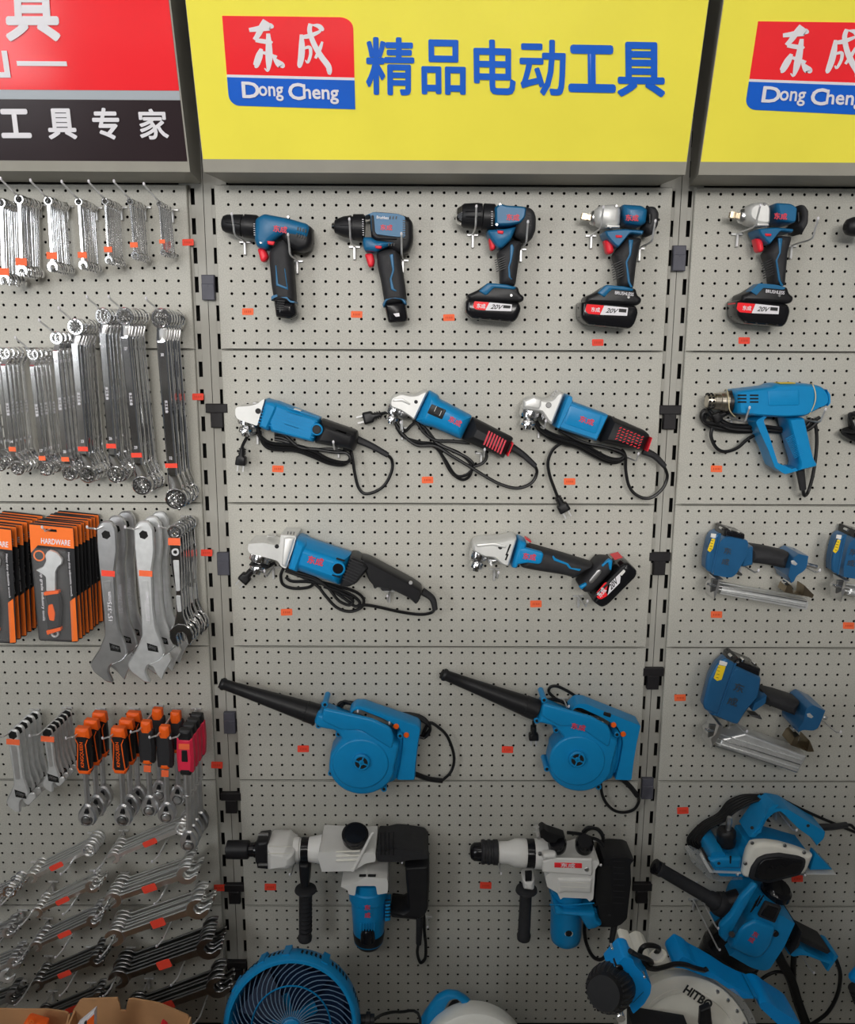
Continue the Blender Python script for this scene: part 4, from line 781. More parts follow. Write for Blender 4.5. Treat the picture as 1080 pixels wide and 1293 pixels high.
# ---- heat gun
t = Tool('heat_gun', 'blue heat gun with closed loop handle and bright steel nozzle', 'heat gun', 840, 440, 4.5, (600, 290), .045)
t.la('nozzle', 'nozz', (236, 298), (366, 303), .05, [(0, 36), (.04, 39), (.3, 40), (.31, 46), (.55, 46), (.57, 50), (.75, 51), (.77, 55), (1, 56)], 32)
g = M(); k = t.px(.05)
for i in range(12):
    a = i*PI/6
    for x in (244, 264): c = t.W((x, 298.3+math.cos(a)*40), .05)+Vector((0, -math.sin(a)*40*k, 0)); n = Vector((0, -math.sin(a), math.cos(a)*-1)); g.lathe(c-Vector((.0022, 0, 0)), c+Vector((.0022, 0, 0)), [(0, 7*k), (1, 7*k)], 6)
g.build('nozzle_holes', 'void', t.r)
t.la('nozzle_shroud', 'black', (352, 302), (372, 303), .05, [(0, 60), (1, 64)], 28)
t.sl('body_shell', 'blue', [(352, 250), (362, 232), (390, 224), (556, 206), (574, 193), (742, 191), (832, 200), (884, 216), (914, 258), (916, 306), (892, 332), (840, 352), (776, 386), (640, 392), (480, 382), (400, 374), (362, 360)], .010, .092, .030, 12)
t.sl('label_panel', 'blue', [(580, 238), (760, 234), (762, 322), (584, 326)], .088, .0935, .0015, 8); t.sl('warning_label', 'yellowp', [(622, 192), (736, 191), (738, 199), (624, 200)], .05, .082, .001, 2)
for x in (438, 506):
    t.bars('vent_slots', 'void', (x, 266), (x, 304), 3, 50, 9, 0, .0915)
t.bars('rear_vents', 'void', (842, 232), (842, 334), 5, 86, 8, 4, .0905)
t.sl('rear_cap', 'blue', [(846, 204), (884, 218), (912, 258), (914, 306), (890, 330), (850, 346), (862, 280)], .012, .0925, .012, 8)
t.sl('handle', 'blue', [(640, 386), (776, 376), (790, 440), (812, 540), (832, 622), (852, 650), (846, 668), (740, 694), (696, 690), (712, 640), (690, 570), (668, 480), (650, 410)], .016, .086, .020, 14)
t.sl('hand_guard', 'blue', [(474, 408), (486, 392), (540, 364), (580, 372), (548, 406), (580, 490), (612, 590), (630, 646), (682, 668), (708, 650), (746, 690), (660, 714), (580, 662), (546, 570), (500, 470)], .024, .078, .012, 8)
t.bars('grip_ribs', 'blue', (712, 500), (760, 610), 14, 62, 4, -28, .0858, .0012)
t.tu('rubber_band', 'band', [(338, 240, .02), (352, 236, .06), (362, 290, .098), (368, 350, .095), (398, 388, .07), (400, 380, .03)], .0011); t.tu('rubber_band', 'band', [(824, 200, .04), (840, 206, .085), (856, 262, .0965), (848, 320, .096), (812, 390, .08), (806, 386, .04)], .0011)
t.tu('cord_boot', 'rubber', [(768, 690, .05), (776, 745, .048), (784, 802, .045)], .0095, .045, taper=.007)
t.tu('power_cord', 'cord', [(784, 798, .045), (792, 836, .04), (814, 812), (840, 720), (858, 600), (862, 500), (850, 420), (820, 400, .02)], .0038, .03)
for k, (dx, dy) in enumerate(((0, 0), (14, 14), (24, 4), (6, 26))): t.tu('power_cord', 'cord', [(880-dx*2, 390+dy), (800, 440+dy), (680, 472-dy*.5), (560, 468-dy), (430, 474-dy), (300, 458-dy), (232, 430-dy*.5), (206+dx, 384), (226+dx, 350+dy*.4), (280, 376+dy), (360, 428+dy), (480, 440+dy)], .0038, .016+.007*k)
t.tu('power_cord', 'cord', [(268, 450), (262, 500), (290, 562), (340, 586), (410, 566), (470, 516), (540, 478)], .0038, .03); plug(t, (360, 352), 150, 108, .024, t.r, False)
hook_at(946.7, 513.5, 'under the nozzle of the heat gun', .085, .028); hook_at(1042.7, 515.5, 'under the tail of the heat gun', .085, .026)
# ---- nail guns
def nailer(t, big):
    if not big:
        head = [(222, 300), (240, 200), (256, 160), (272, 142), (300, 130), (446, 158), (456, 196), (448, 262), (420, 314), (388, 370), (362, 390), (300, 384), (240, 370), (222, 348)]
        left = [(226, 300), (246, 196), (262, 158), (314, 142), (286, 280), (270, 376), (238, 366), (226, 346)]
        cap = [(284, 150), (292, 96), (310, 88), (330, 102), (446, 134), (444, 196), (380, 190), (330, 176)]
        neck = [(400, 200), (462, 196), (494, 200), (490, 324), (440, 336), (380, 330)]; grip = [(440, 196), (560, 214), (710, 248), (680, 350), (560, 326), (440, 312)]
        tail = [(668, 244), (690, 230), (720, 232), (786, 252), (796, 268), (786, 334), (762, 360), (730, 376), (714, 412), (692, 424), (660, 420), (650, 382), (634, 354), (644, 300)]
        mag = [(300, 424), (806, 514), (806, 546), (798, 580), (300, 488), (282, 470)]; nose = [(258, 382), (332, 386), (318, 404), (300, 410), (288, 470), (262, 524), (246, 526), (246, 486), (240, 440), (264, 420)]
        brk = [(646, 474), (664, 430), (690, 420), (712, 444), (716, 474), (756, 484), (764, 414), (784, 440), (836, 494), (826, 512), (790, 500)]
        con = ((776, 318), (862, 342)); chars = ((356, 250), (344, 312)); ridge = ((314, 150), (268, 376)); lab = [(266, 178), (286, 183), (272, 238), (256, 258), (240, 246)]; lab2 = [(262, 150), (292, 154), (286, 178), (258, 172)]; mr = ((300, 446), (806, 536)); sz = 42
    else:
        head = [(206, 392), (240, 250), (286, 160), (332, 122), (352, 120), (540, 206), (532, 262), (520, 340), (460, 410), (412, 486), (396, 502), (344, 490), (216, 436)]
        left = [(212, 392), (246, 250), (290, 166), (336, 132), (400, 166), (340, 330), (300, 462), (220, 430)]
        cap = [(322, 160), (338, 100), (364, 82), (384, 102), (540, 164), (526, 250), (460, 230), (390, 204)]
        neck = [(420, 420), (450, 330), (530, 280), (570, 290), (556, 380), (492, 424)]; grip = [(510, 280), (640, 314), (772, 358), (732, 462), (620, 420), (510, 378)]
        tail = [(712, 424), (726, 352), (756, 335), (800, 346), (884, 392), (892, 412), (852, 512), (824, 532), (762, 526), (728, 546), (702, 542), (692, 510), (682, 462)]
        mag = [(290, 552), (380, 530), (420, 520), (800, 662), (792, 702), (744, 786), (280, 626), (270, 590)]; nose = [(268, 470), (328, 484), (310, 520), (296, 560), (240, 636), (218, 634), (230, 580), (222, 544), (250, 520)]
        brk = [(668, 606), (700, 552), (736, 534), (752, 556), (738, 610), (772, 626), (784, 562), (806, 590), (834, 656), (800, 658)]
        con = ((866, 466), (918, 480)); chars = ((420, 308), (384, 386)); ridge = ((402, 168), (300, 464)); lab = [(304, 178), (346, 186), (322, 262), (296, 270), (276, 252)]; lab2 = [(312, 152), (356, 164), (348, 186), (306, 176)]; mr = ((290, 590), (770, 742)); sz = 56
    D = .094 if not big else .104
    t.sl('cylinder_head', 'bluem', head, .010, D, .022, 16); t.sl('head_side', 'bluem', left, D-.01, D+.003, .006, 14)
    t.sl('exhaust_cap', 'gloss', cap, .014, D-.008, .010, 5)
    for i in range(3): a = .15+.33*i; p = (cap[1][0]*(1-a)+cap[3+1][0]*a+12, cap[1][1]*(1-a)+cap[4][1]*a+24); t.disc('cap_bolt', 'chrome', p, 7 if not big else 9, D-.02, D-.004)
    t.sl('neck', 'bluem', neck, .018, D-.006, .014, 8); t.sl('grip', 'rubber', grip, .018, D-.014, .020, 8); t.sl('tail', 'bluem', tail, .012, D-.002, .020, 16)
    M().tube([t.W(ridge[0], D), t.W(ridge[1], D)], .0022, 8, 1).build('head_ridge', 'bluem', t.r)
    t.sl('magazine', 'matt', mag, .030, D-.022, .005, 5)
    (ax, ay), (bx, by) = mr; L = math.hypot(bx-ax, by-ay); nx, ny = -(by-ay)/L, (bx-ax)/L
    for o, w, m in ((-18, 5, 'matt'), (2, 7, 'dsteel'), (20, 6, 'matt'), (34, 4, 'dsteel')):
        o = o*(1 if not big else 1.4); t.sl('magazine_rail', m, [(ax+nx*(o-w/2), ay+ny*(o-w/2)), (bx+nx*(o-w/2), by+ny*(o-w/2)), (bx+nx*(o+w/2), by+ny*(o+w/2)), (ax+nx*(o+w/2), ay+ny*(o+w/2))], D-.024, D-.0185, .001, 0)
    t.sl('nose', 'steel', nose, .028, D-.012, .006, 5); nm = (sum(p[0] for p in nose)/len(nose), sum(p[1] for p in nose)/len(nose)); t.la('nose_screw', 'chrome', (nm[0]-38, nm[1]-8), (nm[0]+12, nm[1]+4), D-.01, [(0, 7), (.3, 7), (.32, 11), (.6, 11), (.62, 8), (1, 8)], 10)
    t.sl('nose_plate', 'dsteel', [(nm[0]-14, nm[1]-40), (nm[0]+30, nm[1]-36), (nm[0]+12, nm[1]+30), (nm[0]-22, nm[1]+44)], D-.016, D-.009, .002, 4)
    t.sl('rear_bracket', 'brass', brk, .036, D-.020, .004, 5); t.disc('bracket_bolt', 'chrome', (brk[2][0], brk[2][1]+16), 11, D-.03, D-.014)
    t.la('air_fitting', 'steel', con[0], con[1], .055, [(0, 18), (.3, 18), (.32, 13), (.5, 15), (.6, 11), (.75, 14), (1, 12)], 16)
    t.sl('trigger', 'dsteel', [(neck[-1][0]-30, neck[-1][1]+14), (neck[-1][0]+20, neck[-1][1]+20), (neck[-1][0]+60, neck[-1][1]+52), (neck[-1][0]+54, neck[-1][1]+62), (neck[-1][0]-6, neck[-1][1]+44)], .04, .066, .004, 6)
    t.sl('warning_label', 'yellowp', lab, D+.0022, D+.0038, .0003, 3); t.sl('paper_label', 'pale', lab2, D+.002, D+.0037, .0003, 2); t.bars('label_print', 'ink', (lab[0][0]+2, lab[0][1]+14), (lab[3][0]+2, lab[3][1]-20), 4, 16, 3, 14, D+.0038, .0004)
    for c, p in zip('东成', chars): t.tx(c, p, sz, sz*.85, 10 if not big else 18, D+.0006, 'dsteel', bold=.015, name='cast_lettering')
    t.sl('tail_plate', 'matt', [(con[0][0]-62, con[0][1]-12), (con[0][0]-44, con[0][1]-16), (con[0][0]-22, con[0][1]+6), (con[0][0]-34, con[0][1]+16), (con[0][0]-58, con[0][1]+6)], D-.004, D-.0012, .0005, 3)
t = Tool('nail_gun', 'smaller uncut metallic blue nail gun, above the big nail gun', 'nail gun', 840, 640, 4.5, (400, 300), .05); nailer(t, False)
t = Tool('nail_gun', 'metallic blue nail gun half cut off by the edge of the picture', 'nail gun', 840, 640, 4.5, (400, 300), .05, None, lambda u, v: (u+158.5, v+1.5)); nailer(t, False)
t = Tool('nail_gun', 'big metallic blue nail gun with broad magazine, above the planer', 'nail gun', 840, 800, 4.5, (450, 360), .05); nailer(t, True)
for u, v, w in ((958, 719, 'under the head of the smaller nail gun'), (1035.5, 718.7, 'under the tail of the smaller nail gun'), (943.6, 922, 'under the head of the big nail gun'), (1061.8, 923, 'under the tail of the big nail gun')): hook_at(u, v, w, .085, .008)
# ---- drill and cord cut by the picture edge
t = Tool('hand_drill', 'rounded black drill chuck at the picture edge beyond the lone impact wrench', 'drill', 0, 0, 1, (1100, 285), .05)
t.la('chuck', 'black', (1067.5, 287), (1098, 285), .06, [(0, 6), (.08, 9), (.3, 11), (.8, 12), (1, 12)], 24); t.la('chuck_bore', 'void', (1066.8, 287), (1070, 287), .06, [(0, 3.6), (1, 3.6)], 12)
t.sl('body_shell', 'blued', [(1096, 272), (1150, 268), (1160, 300), (1128, 304), (1122, 362), (1098, 362), (1100, 304), (1096, 300)], .02, .09, .014, 4)
t = Tool('coiled_cable', 'coil of black power cord showing at the edge of the picture beyond the heat gun', 'cord', 0, 0, 1, (1085, 540), .03)
for k in range(4): t.tu('cord_loop', 'cord', [(1076+k, 548-k*2), (1073, 530-k*2), (1080, 521+k), (1096, 530), (1110, 546), (1100, 556+k), (1080, 550+k*2), (1064, 544+k*.5), (1078, 540+k*2), (1098, 544)], .0038, .014+.007*k)
hook(1078, 533, 'through the coil of cord at the picture edge', .07, .01)
# ---- electric planer
t = Tool('electric_planer', 'blue electric planer with white frame around a black belt cover', 'planer', 810, 980, 4, (600, 330), .06)
t.sl('base_body', 'blue', [(304, 370), (312, 312), (332, 306), (372, 306), (392, 336), (420, 352), (468, 352), (490, 318), (500, 286), (600, 282), (700, 306), (846, 350), (836, 372), (560, 330), (524, 390), (502, 464), (372, 462), (330, 408)], .016, .110, .012, 8)
t.sl('front_block', 'blue', [(330, 410), (386, 396), (504, 398), (500, 464), (370, 462)], .10, .120, .006, 6)
t.sl('handle', 'blue', [(498, 286), (502, 250), (540, 196), (598, 116), (638, 100), (704, 112), (800, 170), (884, 222), (914, 262), (908, 296), (872, 330), (842, 336), (848, 306), (836, 286), (760, 230), (690, 158), (660, 166), (624, 196), (588, 262), (560, 292)], .028, .096, .018, 12)
t.sl('handle_lip', 'blue', [(566, 290), (600, 262), (640, 160), (664, 140), (692, 140), (680, 152), (656, 168), (622, 200), (600, 280)], .09, .1, .003, 4)
t.sl('trigger', 'black', [(612, 196), (654, 202), (650, 226), (620, 222)], .05, .084, .004, 5)
t.la('depth_knob', 'black', (430, 346), (430, 268), .07, [(0, 46), (.3, 52), (.5, 48), (.6, 52), (.9, 50), (1, 42)], 24); t.la('knob_stem', 'steel', (440, 268), (446, 206), .07, [(0, 16), (.4, 14), (.5, 18), (1, 12)], 14)
t.sl('side_frame', 'ivory', [(500, 470), (508, 420), (522, 366), (546, 324), (580, 316), (640, 316), (704, 326), (790, 352), (860, 380), (864, 398), (836, 470), (816, 490), (530, 510), (504, 500)], .10, .130, .010, 10)
t.sl('belt_cover_rim', 'rubber', [(534, 506), (548, 450), (580, 404), (620, 386), (690, 378), (790, 394), (834, 414), (826, 460), (800, 500), (640, 540), (560, 524)], .12, .137, .006, 12); t.sl('belt_cover', 'gloss', [(566, 506), (586, 440), (612, 412), (690, 402), (820, 420), (812, 462), (790, 492), (640, 530), (590, 520)], .13, .1415, .004, 10)
t.sl('rear_shoe', 'blue', [(858, 362), (880, 376), (968, 468), (824, 470)], .085, .112, .003, 4); t.sl('rear_shoe_rim', 'alu', [(820, 472), (966, 474), (986, 484), (980, 491), (818, 490)], .095, .118, .003, 3)
t.sl('front_shoe', 'alu', [(306, 388), (352, 464), (502, 470), (502, 486), (340, 480), (296, 404)], .095, .118, .004, 4); t.sl('chip_guard', 'smoke', [(232, 378), (262, 376), (306, 400), (344, 480), (420, 486), (500, 488), (420, 500), (392, 509), (322, 490), (282, 444), (230, 396)], .05, .10, .003, 4)
t.sl('side_knob', 'black', [(306, 378), (330, 372), (338, 412), (314, 418)], .06, .122, .006, 5); t.sl('vent_slot', 'void', [(446, 402), (456, 402), (454, 442), (446, 442)], .119, .1205, 0, 1)
t.screws([(562, 340), (727, 353), (825, 388), (527, 444)], 10, .131); t.screws([(393, 442)], 9, .1205, 'ink'); t.screws([(561, 263), (844, 252)], 9, .0965, 'ink')
t.tu('cord_boot', 'rubber', [(900, 258, .05), (970, 256), (1040, 246)], .0085, .05, taper=.007)
for k in range(5): t.tu('power_cord', 'cord', [(266+k*12, 370-k*3), (238+k*14, 340), (246+k*12, 300+k*5), (310+k*8, 236+k*7), (390+k*8, 190+k*8), (440+k*8, 130+k*12), (510+k*9, 100+k*9), (590, 98+k*6), (640, 102+k*4)], .0036, .02+.006*k)
t.tu('power_cord', 'cord', [(600, 94, .03), (680, 104), (800, 162), (920, 216), (1040, 266), (1120, 300)], .0036, .03); t.tu('power_cord', 'cord', [(1036, 246, .05), (1060, 248), (1080, 266), (1120, 276)], .0036, .05)
for u, v, w in ((932, 1103, 'under the front shoe of the planer'), (1017, 1103.7, 'under the rear shoe of the planer'), (1006, 1047, 'inside the handle of the planer')): hook_at(u, v, w, .095, .008)
# ---- rotary mixer with side handle, below the planer
t = Tool('polishing_machine', 'big blue polisher with long black side handle, below the planer', 'polisher', 720, 1080, 3, (690, 250), .08)
t.la('lower_collar', 'gloss', (652, 296), (574, 420), .088, [(0, 100), (.3, 116), (.6, 118), (.62, 113), (.66, 118), (.95, 112), (1, 100)], 36); t.la('collar_ring', 'black', (612, 362), (606, 373), .088, [(0, 121), (1, 121)], 36)
t.sl('motor_housing', 'blue', [(544, 252), (560, 236), (600, 208), (612, 150), (640, 110), (690, 92), (722, 104), (780, 140), (836, 182), (832, 214), (806, 276), (760, 352), (736, 390), (716, 398), (690, 394), (620, 362), (570, 330), (554, 296)], .012, .162, .040, 16)
t.sl('housing_side', 'blue', [(690, 98), (716, 106), (640, 240), (590, 330), (560, 300), (562, 256), (604, 214), (640, 150)], .15, .168, .012, 10); t.sl('housing_front', 'blue', [(650, 262), (696, 236), (780, 268), (760, 340), (724, 384), (690, 388), (610, 350), (600, 336)], .155, .1705, .008, 14)
t.la('top_vent', 'gloss', (778, 142), (792, 116), .085, [(0, 62), (.6, 60), (.8, 52), (1, 48)], 28, d2=.090)
t.sl('window_frame', 'rubber', [(738, 170), (804, 192), (776, 256), (706, 228)], .16, .1715, .003, 6); t.sl('speed_window', 'gloss', [(744, 182), (792, 198), (768, 246), (716, 224)], .165, .1735, .002, 4)
t.bars('vent_slots', 'void', (712, 166), (694, 202), 5, 34, 5, -54, .166); t.bars('vent_slots', 'void', (728, 160), (714, 184), 3, 22, 5, -54, .166)
for p, c in (((703, 300), '东'), ((688, 320), '成')): t.tx(c, p, 22, 20, 30, .1712)
t.la('lock_pin', 'gloss', (613, 298), (613, 300), .168, [(0, 14), (1, 12)], 16, d2=.182); t.sl('lock_boss', 'blue', [(584, 336), (606, 300), (632, 306), (606, 344)], .14, .174, .006, 6); t.disc('screw', 'gloss', (780, 300), 14, .15, .168); t.disc('screw', 'gloss', (716, 370), 14, .15, .166)
t.la('side_handle', 'rubber', (322, 42), (560, 180), .10, [(0, 25), (.02, 30), (.1, 30), (.12, 26), (.85, 28), (.88, 34), (1, 36)], 24); t.la('handle_flange', 'rubber', (552, 176), (600, 200), .10, [(0, 44), (.25, 50), (.6, 50), (1, 36)], 28); t.la('handle_nut', 'black', (590, 180), (640, 170), .1, [(0, 40), (1, 46)], 20)
t.la('handle_end', 'gloss', (318, 40), (330, 47), .10, [(0, 22), (.2, 32), (1, 31)], 24)
t.sl('rear_neck', 'rubber', [(836, 186), (850, 240), (842, 300), (806, 330), (780, 320), (806, 276), (832, 214)], .03, .14, .020, 8)
t.sl('rear_grip', 'rubber', [(836, 256), (860, 262), (968, 318), (972, 342), (960, 352), (850, 300), (800, 318), (796, 296)], .05, .118, .016, 10); t.sl('rear_handle', 'blue', [(782, 330), (824, 304), (848, 302), (868, 318), (930, 346), (964, 352), (966, 326), (996, 338), (1000, 352), (960, 412), (932, 398), (944, 376), (880, 352), (856, 350), (830, 356)], .054, .124, .010, 6)
t.disc('screw', 'gloss', (832, 325), 10, .11, .1255)
t.tu('power_cord', 'cord', [(990, 360, .08), (1014, 410, .07), (1024, 460, .06), (1012, 530, .05), (972, 600, .05), (900, 650, .05)], .0048); t.tu('power_cord', 'cord', [(770, 330, .05), (800, 400, .04), (838, 470, .03), (866, 560, .03), (900, 650, .04)], .012); t.tu('power_cord', 'cord', [(850, 340, .05), (846, 420, .03), (846, 470, .02)], .007); t.tu('power_cord', 'cord', [(700, 500, .03), (730, 466, .03), (780, 442, .03), (830, 452, .03), (850, 480, .03)], .004)
for u, v, w, L in ((907, 1171, 'under the side handle flange of the polisher', .16), (909, 1198, 'below the lock pin of the polisher', .17), (1028, 1227, 'under the rear handle of the polisher', .11)): hook_at(u, v, w, L, .004)
for i, (u, v, w, m) in enumerate(((237.5, 306, 'beside the smallest combination wrenches', 1), (250, 501, 'beside the largest double ring wrenches', 1), (261, 698, 'beside the double open-ended wrenches', 1), (274, 966, 'beside the red ratchet handles', 1), (277.5, 1121, 'beside the diagonal wrenches', 1),
    (313, 393.5, 'below the slim first drill', 0), (450.5, 397, 'below the second drill', 0), (567, 401, 'beside the battery of the third drill', 0), (755, 432.5, 'below the battery of the fourth top-row tool', 1), (940, 430, 'below the lone impact wrench', 1),
    (351, 592, 'below the first grinder', 0), (540, 606, 'below the second grinder', 0), (719.5, 608, 'below the third grinder', 0), (905, 592, 'below the heat gun nozzle', 0), (362, 773, 'below the large grinder', 0), (677, 762.5, 'below the battery grinder', 0),
    (905, 776, 'below the magazine of the smaller nail gun', 0), (1072, 790, 'below the cut-off nail gun', 0), (859, 881, 'beside the head of the big nail gun', 0), (383, 945.5, 'beside the casing of the first blower', 1), (641, 946.5, 'beside the casing of the second blower', 1),
    (862.5, 1023.5, 'beside the cord of the planer', 1), (1007, 1109.5, 'below the rear shoe of the planer', 1), (341.5, 1120, 'below the barrel of the demolition hammer', 1), (613.5, 1118, 'below the barrel of the rotary hammer', 1))):
    sticker(u, v, w, 14.5, 8.5, 'stickr' if m else 'sticker', rot=(i*37 % 7-3)*.012)
# ---------------------------------------------------------------- hand wrenches, one hook after another
ORD = ['front', 'second from the front', 'third from the front', 'fourth from the front', 'fifth from the front', 'sixth from the front', 'seventh from the front', 'eighth from the front', 'ninth from the front', 'tenth from the front']
NTH = ['first', 'second', 'third', 'fourth', 'fifth', 'sixth', 'seventh', 'eighth']
def flat(b, pts, y0, y1, r=.001): return b.poly(pts, [(r, y0), (0, y0+r), (0, y1-r), (r, y1)])
def annulus(b, c, R, r, y0, y1, n=20):
    h = y1-y0; e = min(h*.3, (R-r)*.3); pr = [(e, R), (h-e, R), (h, R-e), (h, r+e), (h-e, r), (e, r), (0, r+e), (0, R-e)]
    b.lathe((c[0], -y0, c[1]), (c[0], -y0-1, c[1]), pr, n, True)
def jaw(R, gap, ang, cx=0, cz=0, n=10):
    """C-shaped jaw, mouth turned ang degrees from straight down"""
    al = math.asin(min(.9, gap/2/R)); q = []
    for i in range(n+1):
        a = -PI/2+al*1.35+(2*PI-al*2.7)*i/n; q.append((R*math.cos(a), R*math.sin(a)*1.06))
    q += [(-gap/2, -R*.72), (-gap/2, R*.02), (-gap*.22, R*.3), (gap*.22, R*.3), (gap/2, R*.02), (gap/2, -R*.72)]
    c, s_ = math.cos(math.radians(ang)), math.sin(math.radians(ang))
    return [(cx+x*c-z*s_, cz+x*s_+z*c) for x, z in q]
def place(o, x, y, z, rx=0, ry=0, rz=0):
    o.location = (x, y, z); o.rotation_euler = (rx, ry, rz)
def tagline(b, w, h, z, d, x=0): return flat(b, [(x-w/2, z-h/2), (x+w/2, z-h/2), (x+w/2, z+h/2), (x-w/2, z+h/2)], d, d+.0005, .0001)
def row(make, pts, dF, dB, n, kindname, label, cat, grp, ry=0, jit=.02, swing=0.0, rx=0):
    """n copies one behind the other along one hook; make(root) builds the front one in its own local space"""
    u, v = pts; p = P(u, v, dF); q = P(u, v+100, dF); ry += math.atan2(p.x-q.x, p.z-q.z); root = bpy.data.objects.new(kindname, None); COL.objects.link(root); WL[root] = Vector((0, 0, 0)); make(root)
    for i in range(n):
        o = root if i == 0 else clone(root, skip=('price_sticker',)); f = i/max(1, n-1)
        place(o, p.x+random.uniform(-1, 1)*.001*(i > 0)+swing*f, -(dF+(dB-dF)*f), p.z+random.uniform(-1, 1)*.0008*(i > 0), rx, ry+random.uniform(-jit, jit)*(i > 0), 0)
        tag(o, label % (ORD[i] if i < n-1 or n == 1 else 'hindmost'), cat, grp)
    return root
ZA = lambda x, y: (x/4, 210+y/4)
def peg(u, v, dF, what, L, tip, lean=-.016, dz=.004):
    p = P(u, v, dF); b = Vector((p.x, 0, p.z+dz)); r = b-CAM
    return hook(540+FOC*r.dot(R2)/r.dot(fw), 646.5-FOC*r.dot(U2)/r.dot(fw), what, L, tip, (0, lean), 'wire hooks carrying the wrenches')
def m_at(d, v): return (P(540, v, d)-P(541, v, d)).length
# top row: combination wrenches
for k, (tx, ty, bx, by, R, n, st) in enumerate(((805, 190, 826, 424, 13, 8, 372), (658, 178, 684, 438, 17, 9, 388), (533, 179, 552, 462, 18, 9, 410), (400, 181, 422, 486, 20, 10, 437), (246, 176, 268, 494, 23, 10, 440), (99, 168, 112, 514, 25, 10, 470), (8, 186, 22, 556, 25, 9, 520))):
    dF = .098; m = m_at(dF, 270)/4; L = math.hypot(bx-tx, by-ty)*m; R = R*m; w = R*.62; ry = math.atan2(tx-bx, by-ty)
    def mk(root):
        b = M(); annulus(b, (0, 0), R, R*.58, -.0035, .0035, 18); flat(b, [(-w*.8, -R*.85), (-w*.62, -R*2), (-w*.62, -L+R*1.5), (-w, -L+R*.8), (w, -L+R*.8), (w*.62, -L+R*1.5), (w*.62, -R*2), (w*.8, -R*.85)], -.002, .0022, .0009)
        flat(b, jaw(R*1.22, R*1.05, 15, 0, -L), -.003, .003, .0008); b.build('wrench_body', 'chrome', root)
        g = M(); tagline(g, R*2.3, R*1.5, -(st-ty)*m, .0026); g.build('price_sticker', 'sticker', root, 'orange price sticker')
    row(mk, ZA(tx, ty), dF, .022, n, 'combination_wrench', 'small combination wrench, %s, on the '+NTH[k]+' top-row hook from the upright', 'wrench', 'combination wrenches on the top row', ry, .015)
    peg(*ZA(tx, ty), dF, 'through the rings of the '+NTH[k]+' bunch of small combination wrenches', .108, .024, -.018, R*.35)
# second row: double-ended ring wrenches with cranked necks
ZB_ = lambda x, y: (x/4, 370+y/4)
for k, (tx, ty, bx, by, R1, R2_, n, st, dF) in enumerate(((818, 128, 876, 1062, 52, 58, 6, 876, .125), (634, 118, 703, 988, 46, 52, 6, 820, .125), (526, 116, 570, 930, 42, 46, 5, 772, .12), (386, 170, 428, 930, 42, 47, 6, 788, .12), (290, 226, 336, 924, 33, 40, 5, 843, .118), (172, 310, 222, 900, 29, 37, 5, 838, .118), (28, 304, 76, 896, 30, 38, 5, 790, .118), (-62, 330, -14, 876, 29, 37, 4, 800, .118))):
    m = m_at(dF, 500)/4*.985; L = math.hypot(bx-tx, by-ty)*m; a, c = R1*m, R2_*m; w = a*.58; ry = math.atan2(tx-bx, by-ty); off = .013
    def mk(root):
        b = M(); annulus(b, (0, 0), a, a*.70, -.006, .006, 22); annulus(b, (0, -L), c, c*.70, -.006, .006, 22)
        for cc, rr in (((0, 0), a), ((0, -L), c)):
            for i in range(12): q = 2*PI*i/12; b.lathe((cc[0]+rr*.74*math.cos(q), .0055, cc[1]+rr*.74*math.sin(q)), (cc[0]+rr*.74*math.cos(q), -.0055, cc[1]+rr*.74*math.sin(q)), [(0, rr*.12), (1, rr*.12)], 5)
        st_ = [(-a*.82, .0, w*.95), (-a*1.1, -.001, w*.92), (-a*1.95, -off, w*.86), (-a*2.3, -off, w*.84), (-L+c*2.5, -off, w*.84), (-L+c*2.1, -off, w*.90), (-L+c*1.15, -.001, w*1.12), (-L+c*.82, 0, w*1.1)]
        R = []; T = .0042
        for z, y, h in st_: R.append([Vector((x, y+q, z)) for x, q in ((-h, -T*.4), (-h*.7, -T), (h*.7, -T), (h, -T*.4), (h, T*.4), (h*.7, T), (-h*.7, T), (-h, T*.4))])
        b.rings(R, 8); b.build('wrench_body', 'chrome', root)
        s_ = M(); z0 = -(st-ty)*m; tagline(s_, w*2.1, .0095, z0, off+T*1.02); s_.build('price_sticker', 'stickr' if k < 4 else 'sticker', root, 'orange price sticker')
        zc = -L*.47
        if k < 7: text('东工五金', [Vector((-.0028, -off-T, zc+.013)), Vector((-.0028, -off-T, zc-.013)), Vector((.0030, -off-T, zc+.013)), Vector((.0030, -off-T, zc-.013))], (0, -1, 0), 'stamped_lettering', 'white', root, .02, .0005)
        for s__, zz in ((str(30-k*3), -a*3.4), (str(32-k*3), z0+.016)): text(s__, [Vector((-.003, -off-T, zz-.003)), Vector((.003, -off-T, zz-.003)), Vector((-.003, -off-T, zz+.003)), Vector((.003, -off-T, zz+.003))], (0, -1, 0), 'stamped_lettering', 'white', root, .02, .0005)
    row(mk, ZB_(tx, ty), dF, .035, n, 'ring_wrench', 'double ring wrench, %s, on the '+NTH[k]+' second-row hook from the upright', 'wrench', 'double ring wrenches on the second row', ry, .012, 0, .07)
    peg(*ZB_(tx, ty), dF, 'through the rings of the '+NTH[k]+' bunch of double ring wrenches', dF+.012, .022, -.018, a*.45)
